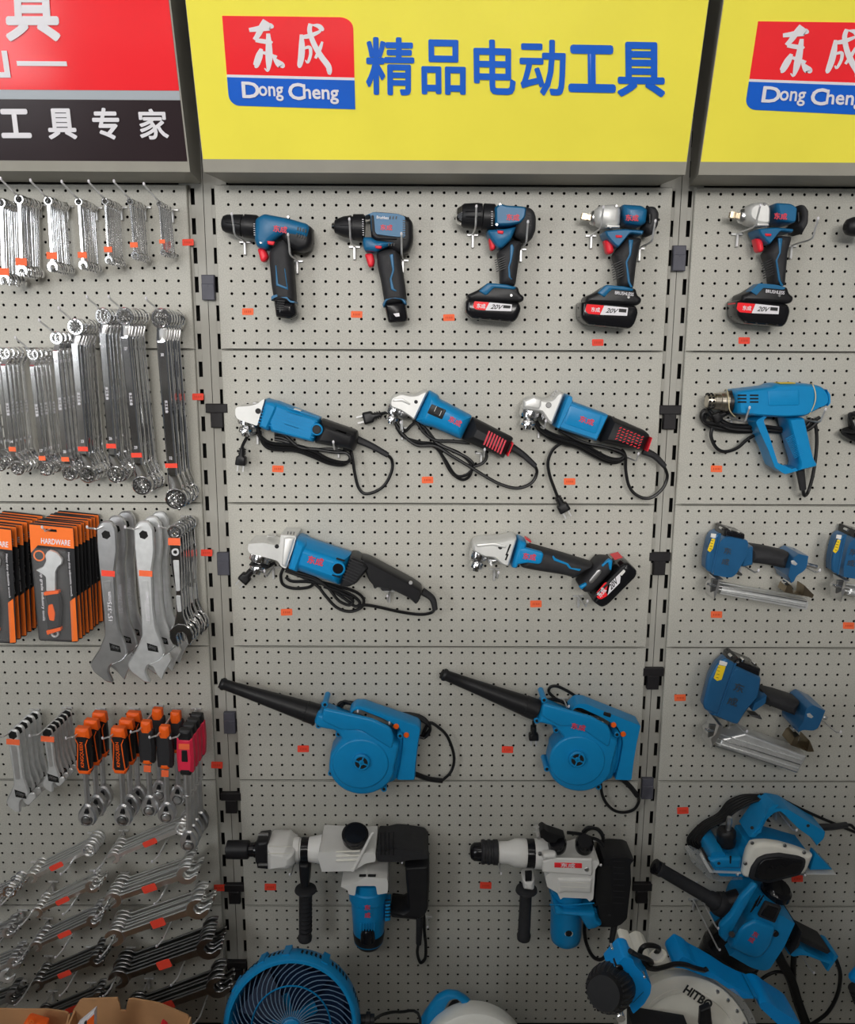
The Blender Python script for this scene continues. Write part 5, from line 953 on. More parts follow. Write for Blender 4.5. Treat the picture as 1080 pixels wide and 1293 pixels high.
# third row: boxed adjustable wrenches
S3 = 3.724
ZC = lambda x, y: (x/S3, 640+y/S3)
def adj(root, pts, jawp, worm, hole, m, o, mt, th=.010):
    """adjustable wrench: pts etc. in drawn units about o, y down"""
    f = lambda L: [((x-o[0])*m, -(y-o[1])*m) for x, y in L]; b = M(); flat(b, f(fillet(pts, 14)), -th/2, th/2, .0028); b.build('wrench_body', mt, root)
    b = M(); flat(b, f(fillet(jawp, 6)), -th*.36, th*.42, .0015); b.build('sliding_jaw', mt, root)
    (wx, wy), wl = worm, 34; b = M(); c = math.cos(math.radians(18)); s_ = math.sin(math.radians(18))
    flat(b, f([(wx-26, wy-20), (wx+24, wy-6), (wx+30, wy+24), (wx-20, wy+18)]), th/2-.001, th/2+.0003, .0002); b.build('worm_window', 'void', root)
    b = M(); p0, p1 = f([(wx-16, wy-4), (wx+20, wy+8)]); b.lathe((p0[0], -th*.40, p0[1]), (p1[0], -th*.40, p1[1]), [(i/8, (.0048 if i % 2 else .0034)) for i in range(9)], 12); b.build('worm_screw', 'dsteel', root)
    h = f([hole])[0]; b = M(); b.lathe((h[0], -th/2+.001, h[1]), (h[0], -th/2-.0003, h[1]), [(0, 24*m*.9), (1, 24*m*.9)], 6); b.build('hanging_hole', 'void', root)
for k, (dx, dy, n) in enumerate(((0, 0, 8), (-292, 6, 7))):
    dF = .150 if k == 0 else .16; m = m_at(dF, 740)/S3; o = (240, 112)
    def mk(root):
        f = lambda L: [((x-o[0])*m, -(y-o[1])*m) for x, y in L]
        b = M(); flat(b, f(fillet([(138, 92), (146, 82), (338, 86), (344, 94), (371, 640), (362, 648), (190, 654), (182, 646)], 6)), -.0005, .0005, .0001); b.build('backing_card', 'hang', root)
        b = M(); flat(b, f([(140, 90), (342, 92), (348, 188), (180, 186), (148, 226)]), .0006, .001, .0001); b.build('printed_header', 'hango', root, 'orange printed header'); b = M(); flat(b, f([(330, 446), (354, 424), (368, 640), (340, 645)]), .0006, .001, .0001); b.build('printed_panel', 'hango', root, 'orange printed area')
        b = M(); flat(b, f([(216, 104), (266, 104), (268, 116), (218, 116)]), .001, .0013, .0001); b.build('hanger_slot', 'void', root)
        Q = lambda x0, y0, x1, y1: [Vector((x, -.0012, z)) for x, z in f([(x0, y1), (x1, y1), (x0, y0), (x1, y0)])]
        text('HARDWARE', Q(196, 150, 330, 176), (0, -1, 0), 'package_print', 'white', root, .02, .0004)
        b0 = f([(200, 556), (200, 300), (184, 556), (184, 300)]); 
        ll, lr, ul, ur = [Vector((x, -.0012, z)) for x, z in f([(186, 300), (200, 552), (202, 300), (216, 552)])]
        text('Top grade Industry tools', [ll, lr, ul, ur], (0, -1, 0), 'package_print', 'white', root, .012, .0004)
        ll, lr, ul, ur = [Vector((x, -.0012, z)) for x, z in f([(316, 208), (332, 420), (328, 208), (344, 420)])]
        text('Heavy duty adjustable wrench', [ll, lr, ul, ur], (0, -1, 0), 'package_print', 'white', root, .012, .0004)
        b = M(); c0 = f([(186, 236)])[0]; annulus(b, c0, 27*m, 20*m, .0008, .0016, 18); b.build('package_emblem', 'hango', root)
        w = M(); flat(w, f(fillet([(246, 198), (276, 206), (304, 236), (300, 262), (284, 274), (272, 300), (272, 392), (228, 400), (226, 330), (212, 318), (178, 300), (214, 280), (228, 250), (222, 226), (232, 206)], 6)), .004, .012, .002); w.build('adjustable_wrench', 'matt', root)
        w = M(); flat(w, f(fillet([(222, 410), (286, 394), (298, 420), (302, 470), (296, 570), (238, 590), (230, 540), (236, 470)], 10)), .003, .015, .004); w.build('wrench_grip', 'rubber', root)
        w = M(); flat(w, f(fillet([(220, 402), (288, 388), (290, 402), (222, 418)], 3)), .003, .016, .001); flat(w, f(fillet([(242, 462), (262, 454), (274, 500), (270, 538), (248, 536), (240, 500)], 6)), .012, .0165, .001); flat(w, f(fillet([(230, 590), (298, 568), (300, 584), (250, 604), (236, 612)], 4)), .003, .015, .001); w.build('grip_inserts', 'orange', root, 'orange grip inserts')
        w = M(); annulus(w, f([(266, 606)])[0], 20*m, 10*m, .004, .010, 12); w.build('grip_ring', 'matt', root)
        w = M(); flat(w, f(fillet([(160, 196), (318, 192), (346, 440), (352, 632), (196, 640)], 14)), .001, .019, .005); w.build('blister', 'blister', root)
    row(mk, ZC(240+dx, 112+dy), dF, .02, n, 'boxed_wrench', 'blister-packed adjustable wrench, %s of the bunch '+('beside the bare wrenches', 'cut by the picture edge')[k], 'packaged wrench', 'blister-packed adjustable wrenches', 0, .006, .004)
    peg(*ZC(240+dx, 112+dy), dF, 'through the cards of the '+('uncut', 'cut-off')[k]+' bunch of packaged wrenches', dF+.016, .010, 0, 0)
BIG = [(458, 102), (480, 66), (524, 62), (548, 96), (554, 200), (542, 300), (550, 480), (562, 580), (590, 650), (604, 704), (574, 742), (522, 766), (512, 800), (538, 856), (504, 852), (440, 802), (425, 766), (470, 690), (496, 620), (490, 500), (470, 300), (460, 180)]
JAW = [(524, 762), (576, 738), (600, 712), (622, 700), (634, 732), (600, 800), (590, 836), (566, 810), (548, 770)]
for k, (dx, dy, n, mt) in enumerate(((0, 0, 3, 'steel'), (176, 0, 3, 'matt'))):
    dF = (.135, .152)[k]; m = m_at(dF, 760)/S3
    def mk(root):
        adj(root, BIG, JAW, (545, 672), (504, 128), m, (500, 108), mt, .013)
        f = lambda x, y: ((x-500)*m, -(y-108)*m); b = M(); x, z = f(514, 312); tagline(b, 62*m, 28*m, z, .0067, x); b.build('price_sticker', 'stickr' if k == 0 else 'sticker', root, 'orange price sticker')
        b = M(); flat(b, [f(*p) for p in fillet([(494, 350), (524, 346), (540, 560), (516, 566)], 10)], .0060, .0071, .0004); b.build('raised_rib', mt, root)
        ll, lr, ul, ur = [Vector((f(*p)[0], -.0071, f(*p)[1])) for p in ((536, 540), (528, 400), (516, 541), (508, 402))]
        text('15"-375mm', [ll, lr, ul, ur], (0, -1, 0), 'stamped_lettering', 'white', root, .01, .0004)
    row(mk, ZC(500+dx, 108+dy), dF, (.03, .06)[k], n, 'adjustable_wrench', 'large bare adjustable wrench, %s on the hook '+('beside the packages', 'between two other bunches')[k], 'adjustable wrench', 'large adjustable wrenches', 0, .03, .004)
    peg(*ZC(476+dx, 108+dy), dF, 'through the '+('first', 'second')[k]+' bunch of large adjustable wrenches', dF+.014, .006, -.014, .002)
dF = .125; m = m_at(dF, 760)/S3
def mk(root):
    f = lambda L: [((x-822)*m, -(y-118)*m) for x, y in L]; b = M()
    annulus(b, (0, 0), 34*m, 20*m, -.004, .004, 18); flat(b, f(fillet([(796, 140), (846, 140), (850, 300), (846, 400), (852, 520), (876, 590), (800, 590), (818, 520), (820, 400), (804, 300)], 8)), -.0035, .0035, .0012)
    flat(b, [(x+18*m, z-(620-118)*m) for x, z in jaw(58*m, 44*m, 12)], -.005, .005, .0015); b.build('wrench_body', 'chrome', root)
    b = M(); annulus(b, f([(824, 212)])[0], 18*m, 9*m, .003, .0046, 14); flat(b, f(fillet([(812, 250), (840, 250), (842, 398), (822, 400)], 6)), .003, .0044, .0006); flat(b, f(fillet([(820, 420), (842, 420), (846, 500), (826, 502)], 6)), .003, .0044, .0006); b.build('raised_marking', 'matt', root)
    b = M(); x, z = f([(821, 162)])[0]; tagline(b, 56*m, 34*m, z, .0042, x); b.build('price_sticker', 'sticker', root, 'orange price sticker')
row(mk, ZC(822, 118), dF, .03, 7, 'open_end_wrench', 'chrome double-ended wrench, %s of the bunch beside the upright', 'wrench', 'double-ended wrenches on the third row', -.03, .02, .006)
peg(*ZC(800, 100), dF, 'through the bunch of double-ended wrenches on the third row', dF+.012, .006, -.012, .0)
# fourth row: bare adjustable wrenches and ratchet handles
ZD = lambda x, y: (x/S3, 860+y/S3)
for k, (ox, oy, bx, by, n, sc, st) in enumerate(((64, 250, 72, 640, 5, 1.0, 34), (226, 240, 216, 530, 6, .76, 30))):
    dF = .125; m = m_at(dF, 960)/S3; q = lambda L: [(x*sc, y*sc) for x, y in L]
    def mk(root):
        adj(root, q([(-26, -10), (-14, -26), (16, -26), (28, -8), (36, 60), (50, 200), (66, 252), (78, 290), (60, 318), (40, 330), (34, 352), (36, 396), (14, 398), (-24, 372), (-34, 344), (-12, 296), (4, 250), (0, 200), (-18, 80)]),
            q([(42, 330), (62, 316), (78, 292), (100, 288), (110, 312), (88, 340), (72, 356), (62, 350)]), (34*sc, 296*sc), (0, 0), m, (0, 0), 'matt', .009)
        b = M(); tagline(b, 62*m, 28*m, -st*m, .0047, 2*m); b.build('price_sticker', 'sticker', root, 'orange price sticker')
        b = M(); flat(b, [(x*m, -y*m) for x, y in fillet(q([(-8, 50), (18, 50), (36, 220), (14, 226)]), 6)], .0040, .0050, .0003); b.build('raised_rib', 'steel', root)
    row(mk, ZD(ox, oy), dF, .03, n, 'adjustable_wrench', ('middle-sized adjustable wrench, %s, on the fourth-row hook at the picture edge', 'small adjustable wrench, %s, on the hook beside the ratchet handles')[k], 'adjustable wrench', 'adjustable wrenches on the fourth row', 0, .02, .004)
    peg(*ZD(ox-18, oy-4), dF, 'through the '+('middle-sized', 'small')[k]+' bare adjustable wrenches', dF+.015, .002, -.014, 0)
def ratchet(kind, H):
    """H: handle top, handle bottom, head centre in drawn units about the top; y down"""
    (hx, hy), (cx, cy), R = H
    def mk(root):
        m = m_at(.115, 960)/S3; L = math.hypot(cx, cy); ax = lambda t: (cx*t, -cy*t); f = lambda x, t: ((cx*t+x)*m, -cy*t*m-0*x)
        hb = hy/cy; zt = .02
        def bar(t0, t1, w0, w1, d0, d1, nm, mt, r=.003, mid=None):
            pts = [f(-w0, t0), f(w0, t0)]+([f(mid, (t0+t1)/2)] if mid else [])+[f(w1, t1), f(-w1, t1)]+([f(-mid, (t0+t1)/2)] if mid else [])
            b = M(); flat(b, [tuple(p) for p in fillet(pts, 6*m)], d0, d1, r); return b.build(nm, mt, root)
        if kind == 'orange':
            bar(-.04, hb*.98, 30, 32, -.012, .012, 'grip', 'black', .006, 34); bar(-.09, .03, 30, 36, -.013, .013, 'grip_end', 'orange', .006); bar(hb*.86, hb*1.02, 36, 26, -.0125, .0125, 'grip_collar', 'orange', .005)
            for sx in (-1, 1):
                b = M(); flat(b, [f(sx*26, .03), f(sx*30, .03), f(sx*20, hb*.2), f(sx*24, hb*.5), f(sx*30, hb*.85), f(sx*25, hb*.85), f(sx*19, hb*.5), f(sx*15, hb*.2)], .0115, .0130, .0004); b.build('grip_stripe', 'orange', root)
            K = [Vector((x, -.0125, z)) for x, z in (f(9, hb*.80), f(9, hb*.14), f(-9, hb*.80), f(-9, hb*.14))]
            text('KINGQUEEN', K, (0, -1, 0), 'grip_print', 'orange', root, .02, .0012)
        elif kind == 'black':
            bar(0, hb, 32, 34, -.012, .012, 'grip', 'rubber', .006, 38); bar(-.10, .06, 22, 26, -.0125, .0125, 'grip_end', 'orange', .006); bar(hb*.84, hb*1.03, 26, 20, -.0128, .0128, 'grip_collar', 'orange', .005)
            b = M(); tagline(b, 34*m, 34*m, f(0, hb*1.16)[1], .0085, f(0, hb*1.16)[0]); b.build('price_sticker', 'sticker', root, 'orange price sticker')
        else:
            bar(.02, hb*.96, 36, 36, -.013, .013, 'grip', 'magenta', .006, 40); bar(-.05, .05, 28, 34, -.0125, .0125, 'grip_end', 'black', .006); bar(hb*.82, hb*1.03, 32, 24, -.0135, .0135, 'grip_collar', 'black', .005); bar(hb*.34, hb*.66, 14, 16, .010, .0145, 'grip_pad', 'black', .002)
            b = M(); tagline(b, 50*m, 28*m, f(0, hb*.25)[1], .0134, f(0, hb*.25)[0]); b.build('price_sticker', 'sticker', root, 'orange price sticker')
        b = M(); p0, p1 = f(0, hb*.9), f(0, 1-.6*R/cy); b.lathe((p0[0], 0, p0[1]), (p1[0], 0, p1[1]), [(0, .0062), (.75, .0058), (1, .0085)], 14); b.build('shaft', 'steel', root)
        if kind == 'red':
            b = M(); p0, p1 = f(0, hb*1.02), f(0, hb*1.02+.22); b.lathe((p0[0], 0, p0[1]), (p1[0], 0, p1[1]), [(0, .0085), (.9, .0085), (.91, .0105), (1, .0105)], 14); b.build('shaft_sleeve', 'steel', root)
        hx_, hz_ = f(0, 1); b = M(); flat(b, [(hx_+x*m, hz_+z*m) for x, z in fillet([(-R*.35, R*1.5), (R*.35, R*1.5), (R*.95, R*.5), (R*1.02, -R*.3), (R*.6, -R*1.05), (-R*.6, -R*1.05), (-R*1.02, -R*.3), (-R*.95, R*.5)], R*.5, 4)], -.010, .010, .0035); b.build('ratchet_head', 'steel', root)
        b = M(); annulus(b, (hx_, hz_-R*.3*m), R*.62*m, R*.46*m, .008, .0125, 18); b.build('drive_ring', 'dsteel', root); b = M(); b.lathe((hx_, -.006, hz_-R*.3*m), (hx_, -.0135, hz_-R*.3*m), [(0, R*.42*m), (.9, R*.42*m), (1, R*.34*m)], 18); b.build('release_button', 'steel' if kind != 'orange' else 'dsteel', root)
        b = M(); flat(b, [(hx_+x*m, hz_+z*m) for x, z in fillet([(-R*.28, R*.55), (R*.28, R*.5), (R*.14, R*1.1), (-R*.1, R*1.15)], R*.1)], .009, .0135, .001); b.build('direction_lever', 'black', root)
    return mk
for k, (kd, top, hb, hd, R, n, dF, dB, w) in enumerate((('orange', (392, 250), (400-392, 188), (416-392, 412), 44, 3, .13, .05, 'first'), ('orange', (560, 250), (6, 186), (584-560, 412), 44, 3, .13, .05, 'second'), ('black', (690, 222), (4, 168), (708-690, 396), 42, 2, .115, .05, 'third'), ('black', (776, 246), (4, 166), (787-776, 404), 42, 2, .125, .05, 'fourth'), ('red', (872, 250), (8, 190), (892-872, 546), 42, 4, .13, .05, 'fifth'))):
    row(ratchet(kd, (hb, hd, R)), ZD(*top), dF, dB, n, 'ratchet_handle', {'orange': 'black and orange', 'black': 'stubby black', 'red': 'long red and black'}[kd]+' ratchet handle, %s on the '+w+' ratchet hook', 'ratchet', 'ratchet handles on the fourth row', 0, .02, .006 if kd == 'orange' else .004)
    peg(*ZD(top[0]-20, top[1]-4), dF, 'through the grips of the '+w+' bunch of ratchet handles', dF+.016, .002, -.012, 0)
# diagonal open-ended wrenches, each bunch lying on two hooks; dark steel low down stands in for dark reflections
ZE = lambda x, y: (x/3.6, 1040+y/3.6)
for k, (ax, ay, bx, by, R, n, sx, sy, mt, combi, tips, w) in enumerate((
    (518, 152, 828, 22, 34, 5, 685, 86, 'satin', 1, ((430, 212), (692, 168)), 'topmost bunch beside the upright'), (516, 346, 850, 232, 46, 6, 682, 293, 'satin', 0, ((438, 418), (703, 360)), 'second bunch beside the upright'),
    (522, 516, 900, 386, 52, 6, 723, 455, 'satin', 0, ((456, 600), (712, 552)), 'third bunch beside the upright'), (540, 706, 950, 566, 56, 6, 748, 637, 'dsteel', 0, ((470, 780), (778, 730)), 'fourth bunch beside the upright'),
    (600, 880, 992, 742, 56, 5, 760, 820, 'dsteel', 0, ((560, 930), (880, 908)), 'lowest bunch beside the upright'),
    (146, 244, 404, 120, 32, 5, 258, 190, 'satin', 1, ((0, 366), (277, 225)), 'topmost bunch of the inner column'), (170, 402, 420, 284, 32, 5, 288, 350, 'satin', 0, ((88, 462), (288, 407)), 'second bunch of the inner column'),
    (168, 556, 426, 440, 32, 5, 298, 503, 'steel', 0, ((63, 640), (252, 603)), 'third bunch of the inner column'), (172, 732, 440, 620, 34, 5, 298, 685, 'dsteel', 0, ((67, 822), (272, 778)), 'fourth bunch of the inner column'), (180, 900, 452, 790, 34, 4, 330, 840, 'dsteel', 0, ((90, 990), (280, 950)), 'lowest bunch of the inner column'),
    (-200, 420, 46, 306, 32, 5, -80, 370, 'chrome', 1, ((-120, 480), (-60, 420)), 'topmost bunch at the picture edge'), (-200, 590, 40, 492, 30, 5, -80, 540, 'steel', 0, ((-160, 660), (-60, 600)), 'second bunch at the picture edge'), (-220, 740, 66, 630, 32, 5, -80, 690, 'steel', 0, ((-160, 820), (-60, 760)), 'third bunch at the picture edge'), (-220, 800, 34, 690, 36, 1, -80, 760, 'matt', 0, ((-160, 880), (-80, 830)), 'single wrench at the picture edge'), (-220, 900, 60, 790, 36, 4, -80, 850, 'dsteel', 0, ((-160, 980), (-60, 940)), 'lowest bunch at the picture edge'))):
    dF = .120; m = m_at(dF, 1150)/3.6; A, B = P(*ZE(ax, ay), dF), P(*ZE(bx, by), dF); L = (B-A).length; ry = -math.atan2(B.z-A.z, B.x-A.x); R *= m; wd = R*.40
    def mk(root):
        b = M()   # lies along local x, mouth ends at 0 and L
        rot = lambda pts, a, x: [(x+p*math.cos(a)-q*math.sin(a), p*math.sin(a)+q*math.cos(a)) for p, q in pts]
        flat(b, rot(jaw(R*.86, R*.72, 0), math.radians(-75), 0), -.0035, .0035, .001)
        if combi: annulus(b, (L, 0), R, R*.62, -.004, .004, 18)
        else: flat(b, rot(jaw(R, R*.86, 0), math.radians(105), L), -.004, .004, .001)
        flat(b, [(R*.5, -wd*.85), (R*1.1, -wd*.72), (L-R*1.1, -wd*.85), (L-R*.6, -wd), (L-R*.6, wd), (L-R*1.1, wd*.85), (R*1.1, wd*.72), (R*.5, wd*.85)], -.0028, .0028, .0012); b.build('wrench_body', mt, root)
        if True:
            S_ = P(*ZE(sx, sy), dF); t = (S_-A).dot((B-A).normalized()); g = M(); flat(g, fillet([(t-.017, -wd*1.05), (t+.017, -wd*1.05), (t+.017, wd*.95), (t-.017, wd*.95)], .004), .0029, .0034, .0001); g.build('price_sticker', 'stickr', root, 'orange price sticker')
    root = bpy.data.objects.new('open_end_wrench' if not combi else 'combination_wrench', None); COL.objects.link(root); WL[root] = Vector((0, 0, 0)); mk(root)
    for i in range(n):
        o = root if i == 0 else clone(root, skip=('price_sticker',)); d = dF-i*.0135
        place(o, A.x+random.uniform(-.003, .003)*(i > 0), -d, A.z+random.uniform(-.0015, .0015)*(i > 0), 0, ry+random.uniform(-.015, .015)*(i > 0), 0)
        tag(o, '%s, %s, in the %s' % ('slanting combination wrench' if combi else 'slanting open-ended wrench', ORD[i] if i < n-1 or n == 1 else 'hindmost', w) if n > 1 else 'bright slanting open-ended wrench hanging alone at the picture edge', 'wrench', 'slanting wrenches on double hooks')
    for h, (tx, ty) in enumerate(tips): hook_at(*ZE(tx, ty), 'under the %s end of the %s' % (('low', 'high')[h], w), dF+.016, -.010, -.012, 'wire hooks carrying the slanting wrenches')
# ---------------------------------------------------------------- things standing on the base shelf
DECK = .06
# desk fan, tipped back
fc = P(368, 1297, .33); tl = math.radians(18); FN = Vector((0, -math.cos(tl), math.sin(tl))); FU = Vector((0, math.sin(tl), math.cos(tl))); FX = Vector((1, 0, 0)); FR = .1455
fan = thing('desk_fan', 'round blue desk fan with spiral front grille, below the demolition hammer', 'fan', (fc.x, fc.y, DECK))
FP = lambda r, a, n: fc+(FX*math.cos(a)+FU*math.sin(a))*r+FN*n
b = M(); b.lathe(fc, fc+FN, [(-.065, FR*.90), (-.045, FR*.97), (-.012, FR*1.0), (0, FR*.985), (.008, FR*.955), (.006, FR*.90), (-.006, FR*.872), (-.06, FR*.84)], 64, True); b.build('shroud', 'blue', fan)
b = M(); b.lathe(fc, fc+FN, [(.0075, FR*.955), (.0095, FR*.94), (.0095, FR*.90), (.006, FR*.895), (.0035, FR*.9), (.0035, FR*.95)], 64, True); b.build('front_ring', 'blue', fan)
for i in range(15, 166, 4):
    if i % 28 in (3, 7): continue
    b = M(); a = math.radians(i); p = [FP(FR*rr, a+da, n) for da, n, rr in ((-.016, -.008, .9962), (.016, -.011, .9998), (.016, -.032, .9822), (-.016, -.028, .9858))]; q = [x+(x-fc).normalized()*.0008 for x in p]; b.rings([p, q], 4, flat=True); b.build('vent_slot', 'void', fan)
for a in (62, 96, 118, 148):
    b = M(); a = math.radians(a); R = []
    for n in (-.05, .0): R.append([FP(FR*k, a+d, n) for k, d in ((.96, -.06), (1.006, -.05), (1.006, .05), (.96, .06))])
    b.rings(R, 4, flat=True); b.build('shroud_lug', 'blue', fan)
for k in range(44):
    a = 2*PI*k/44; b = M(); b.tube([FP(FR*(.13+.75*t), a-1.0*t*t*.75-.05*t, .004-.010*t*t) for t in (0, .2, .4, .6, .8, 1)], .0011, 5, 3); b.build('grille_vane', 'vane', fan)
for r in (.56, .13):
    b = M(); b.lathe(fc, fc+FN, [(.003, FR*r), (.0065, FR*(r+.012)), (.003, FR*(r+.024)), (-.001, FR*(r+.012))], 48, True); b.build('grille_ring', 'blue', fan)
b = M(); b.lathe(fc, fc+FN, [(-.004, FR*.13), (.006, FR*.13), (.008, FR*.10)], 32); b.build('hub_badge', 'blue', fan)
b = M(); b.lathe(fc, fc+FN, [(-.064, FR*.86), (-.056, FR*.84)], 40); b.build('back_guard', 'navy', fan)
for k in range(5):
    b = M(); a = 2*PI*k/5; R = []
    for r, d, n in ((.18, .30, -.02), (.5, .45, -.022), (.8, .42, -.026)): R.append([FP(FR*r, a-d, n-.012), FP(FR*r, a+d, n+.010), FP(FR*r, a+d, n+.008), FP(FR*r, a-d, n-.014)])
    b.rings(R, 4, flat=True); b.build('fan_blade', 'navy', fan)
b = M(); b.lathe(fc-FN*.13, fc-FN*.05, [(0, .035), (.2, .045), (1, .05)], 24); b.build('motor_housing', 'blue', fan)
b = M(); b.lathe((fc.x, fc.y+.03, DECK+.001), (fc.x, fc.y+.03, DECK+.02), [(0, .10), (.6, .10), (1, .085)], 32); b.build('base', 'blue', fan)
b = M(); pm = fc-FN*.09; b.tube([(fc.x, fc.y+.03, DECK+.03), (fc.x, fc.y+.04, DECK+.10), pm-Vector((0, 0, .03))], .016, 12, 4); b.build('neck', 'blue', fan)
b = M(); b.lathe(FP(FR*.98, 0, -.03), FP(FR*.98+.030, 0, -.03), [(0, .012), (.4, .012), (.42, .017), (.7, .017), (.72, .013), (1, .013)], 16); b.build('pivot_knob', 'black', fan)
b = M(); k0 = FP(FR*.98+.028, 0, -.03); b.tube([k0, k0+Vector((.02, .01, .006)), k0+Vector((.055, .03, -.006)), k0+Vector((.10, .06, -.05)), Vector((k0.x+.085, k0.y+.07, DECK+.06)), Vector((k0.x+.07, k0.y+.10, DECK+.02))], .0032); b.build('power_cord', 'cord', fan)
# cut-off saw with a white disc guard
t = Tool('cutoff_saw', 'blue cut-off saw with a loop handle behind a round white disc guard', 'saw', 440, 1230, 4.5, (700, 500), .3); t.r.location.z = DECK; WL[t.r] = t.r.location.copy()
t.sl('loop_handle', 'blue', [(386, 330), (400, 270), (432, 210), (500, 118), (560, 88), (622, 94), (682, 130), (716, 176), (740, 260), (690, 270), (660, 200), (636, 152), (612, 134), (578, 142), (548, 196), (510, 262), (480, 330)], .205, .228, .010, 16)
t.sl('handle_trigger', 'black', [(556, 196), (590, 150), (626, 146), (640, 190), (600, 240), (550, 250)], .206, .222, .004, 10)
g = t.W((716, 512), .28); gx = Vector((0, -math.cos(.28), math.sin(.28))); m = t.px(.28)
b = M(); b.lathe(g-gx*.035, g+gx*.03, [(0, 352*m), (.1, 360*m), (.8, 360*m), (.92, 350*m), (1, 320*m)], 64); b.build('disc_guard', 'cream', t.r)
for r in (300, 220, 120): b = M(); b.lathe(g+gx*.029, g+gx*.033, [(0, r*m), (.8, r*m), (1, (r-6)*m), (1, (r-14)*m), (0, (r-20)*m)], 48, True); b.build('guard_ridge', 'cream', t.r)
b = M(); b.lathe(g+gx*.03, g+gx*.045, [(0, 60*m), (.8, 58*m), (1, 40*m)], 24); b.build('hub_cap', 'steel', t.r)
b = M(); b.box((g.x-.07, g.y-.05, DECK), (g.x+.14, g.y+.16, DECK+.018), .004); b.build('base_plate', 'dsteel', t.r)
b = M(); b.box((g.x-.04, g.y+.03, DECK+.018), (g.x+.04, g.y+.10, g.z), .006); b.build('arm_post', 'blue', t.r)
b = M(); b.lathe((g.x-.06, g.y+.06, g.z+.01), (g.x+.10, g.y+.06, g.z+.01), [(0, .035), (.1, .045), (.9, .045), (1, .03)], 24); b.build('motor_housing', 'blue', t.r)
# mitre saw
t = Tool('mitre_saw', 'bright blue mitre saw with white blade guard and black motor cap', 'saw', 730, 1170, 6.353, (860, 700), .34); t.r.location.z = DECK; WL[t.r] = t.r.location.copy()
b = M(); c = t.W((864, 950), .335); m = t.px(.335)
GT = Vector((0, -math.cos(.42), math.sin(.42)))
b.lathe(c-GT*.03, c+GT*.02, [(0, 600*m), (.2, 612*m), (.7, 612*m), (.9, 600*m), (1, 570*m)], 72); b.build('blade_guard', 'ivory', t.r)
b = M(); b.lathe(c+GT*.019, c+GT*.0225, [(0, 500*m), (.8, 500*m), (1, 492*m), (1, 470*m), (0, 462*m)], 64, True); b.build('guard_ridge', 'ivory', t.r)
b = M(); b.lathe(c+GT*.020, c+GT*.036, [(0, 130*m), (.8, 126*m), (1, 90*m)], 32); b.build('arbor_cover', 'black', t.r)
b = M(); R = []
for i in range(15):
    a = math.radians(68-i*6.2); GV = Vector((0, math.sin(.42), math.cos(.42))); R.append([c+Vector((1, 0, 0))*math.cos(a)*r*m-GT*y+GV*math.sin(a)*r*m for r, y in ((616, .02), (672, .02), (672, -.018), (616, -.018))])
b.rings(R, 4, flat=True); b.build('clear_guard', 'smoke', t.r)
b = M()
for i in range(5): a = math.radians(58-i*12); p = c+Vector((1, 0, 0))*math.cos(a)*560*m+GV*math.sin(a)*560*m+GT*.02; b.lathe(p, p+GT*.004, [(0, .004), (.6, .004), (1, .0028)], 8)
b.build('guard_rivets', 'steel', t.r)
t.sl('motor_housing', 'bluel', [(150, 312), (200, 270), (284, 172), (330, 126), (376, 128), (412, 150), (424, 196), (492, 270), (584, 390), (568, 500), (520, 580), (432, 660), (400, 600), (330, 420), (240, 340)], .385, .44, .016, 14)
t.sl('brush_holder', 'ivory', [(308, 132), (360, 92), (430, 110), (446, 170), (424, 196), (384, 130), (350, 140)], .33, .40, .01, 10)
t.la('motor_cap', 'black', (300, 452), (205, 536), .415, [(0, 192), (.3, 200), (.6, 194), (.85, 170), (1, 142)], 40, d2=.48)
b = M(); ca_ = t.W((300, 452), .415); cb_ = t.W((205, 536), .48); ax = (cb_-ca_).normalized(); e = ax.orthogonal().normalized(); g2 = ax.cross(e); k = t.px(.44)
for i in range(26):
    a = 2*PI*i/26; d = e*math.cos(a)+g2*math.sin(a); b.tube([ca_+(cb_-ca_)*.28+d*198*k, ca_+(cb_-ca_)*.62+d*192*k, ca_+(cb_-ca_)*.9+d*164*k], .0026, 5, 2)
b.build('cap_ribs', 'rubber', t.r)
t.disc('brush_cap', 'gloss', (332, 344), 38, .42, .444); t.disc('brush_ring', 'bluel', (332, 344), 46, .42, .4415)
for p in ((276, 180), (536, 408)): t.disc('screw', 'chrome', p, 12, .43, .4435)
t.sl('rating_label', 'ink', [(430, 590), (520, 500), (528, 512), (440, 604)], .43, .4412, 0, 2)
t.sl('gear_case', 'ivory', [(420, 110), (476, 80), (520, 92), (560, 124), (640, 176), (600, 250), (560, 300), (470, 250), (444, 180)], .24, .33, .02, 16)
t.la('dust_port', 'ivory', (670, 300), (640, 232), .35, [(0, 80), (.7, 74), (.72, 82), (1, 82)], 28); t.la('dust_hole', 'pale', (640, 233), (636, 224), .35, [(0, 60), (1, 60)], 24)
t.sl('handle_bar', 'bluel', [(712, 200), (720, 160), (788, 96), (860, 134), (900, 172), (1010, 230), (1120, 296), (1230, 366), (1330, 412), (1410, 440), (1420, 530), (1300, 530), (1180, 450), (1080, 380), (1010, 356), (930, 330), (830, 290), (740, 280)], .235, .305, .022, 16)
t.sl('handle_trigger', 'black', [(970, 352), (1030, 320), (1060, 352), (1010, 372)], .30, .31, .003, 6)
t.sl('handle_band', 'black', [(1340, 420), (1364, 430), (1390, 500), (1380, 560), (1362, 552), (1370, 500)], .24, .312, .004, 6)
t.sl('hand_grip', 'bluel', [(1366, 440), (1420, 430), (1470, 448), (1560, 520), (1700, 616), (1744, 668), (1752, 716), (1738, 760), (1700, 776), (1620, 754), (1530, 690), (1450, 610), (1372, 540)], .225, .31, .03, 20)
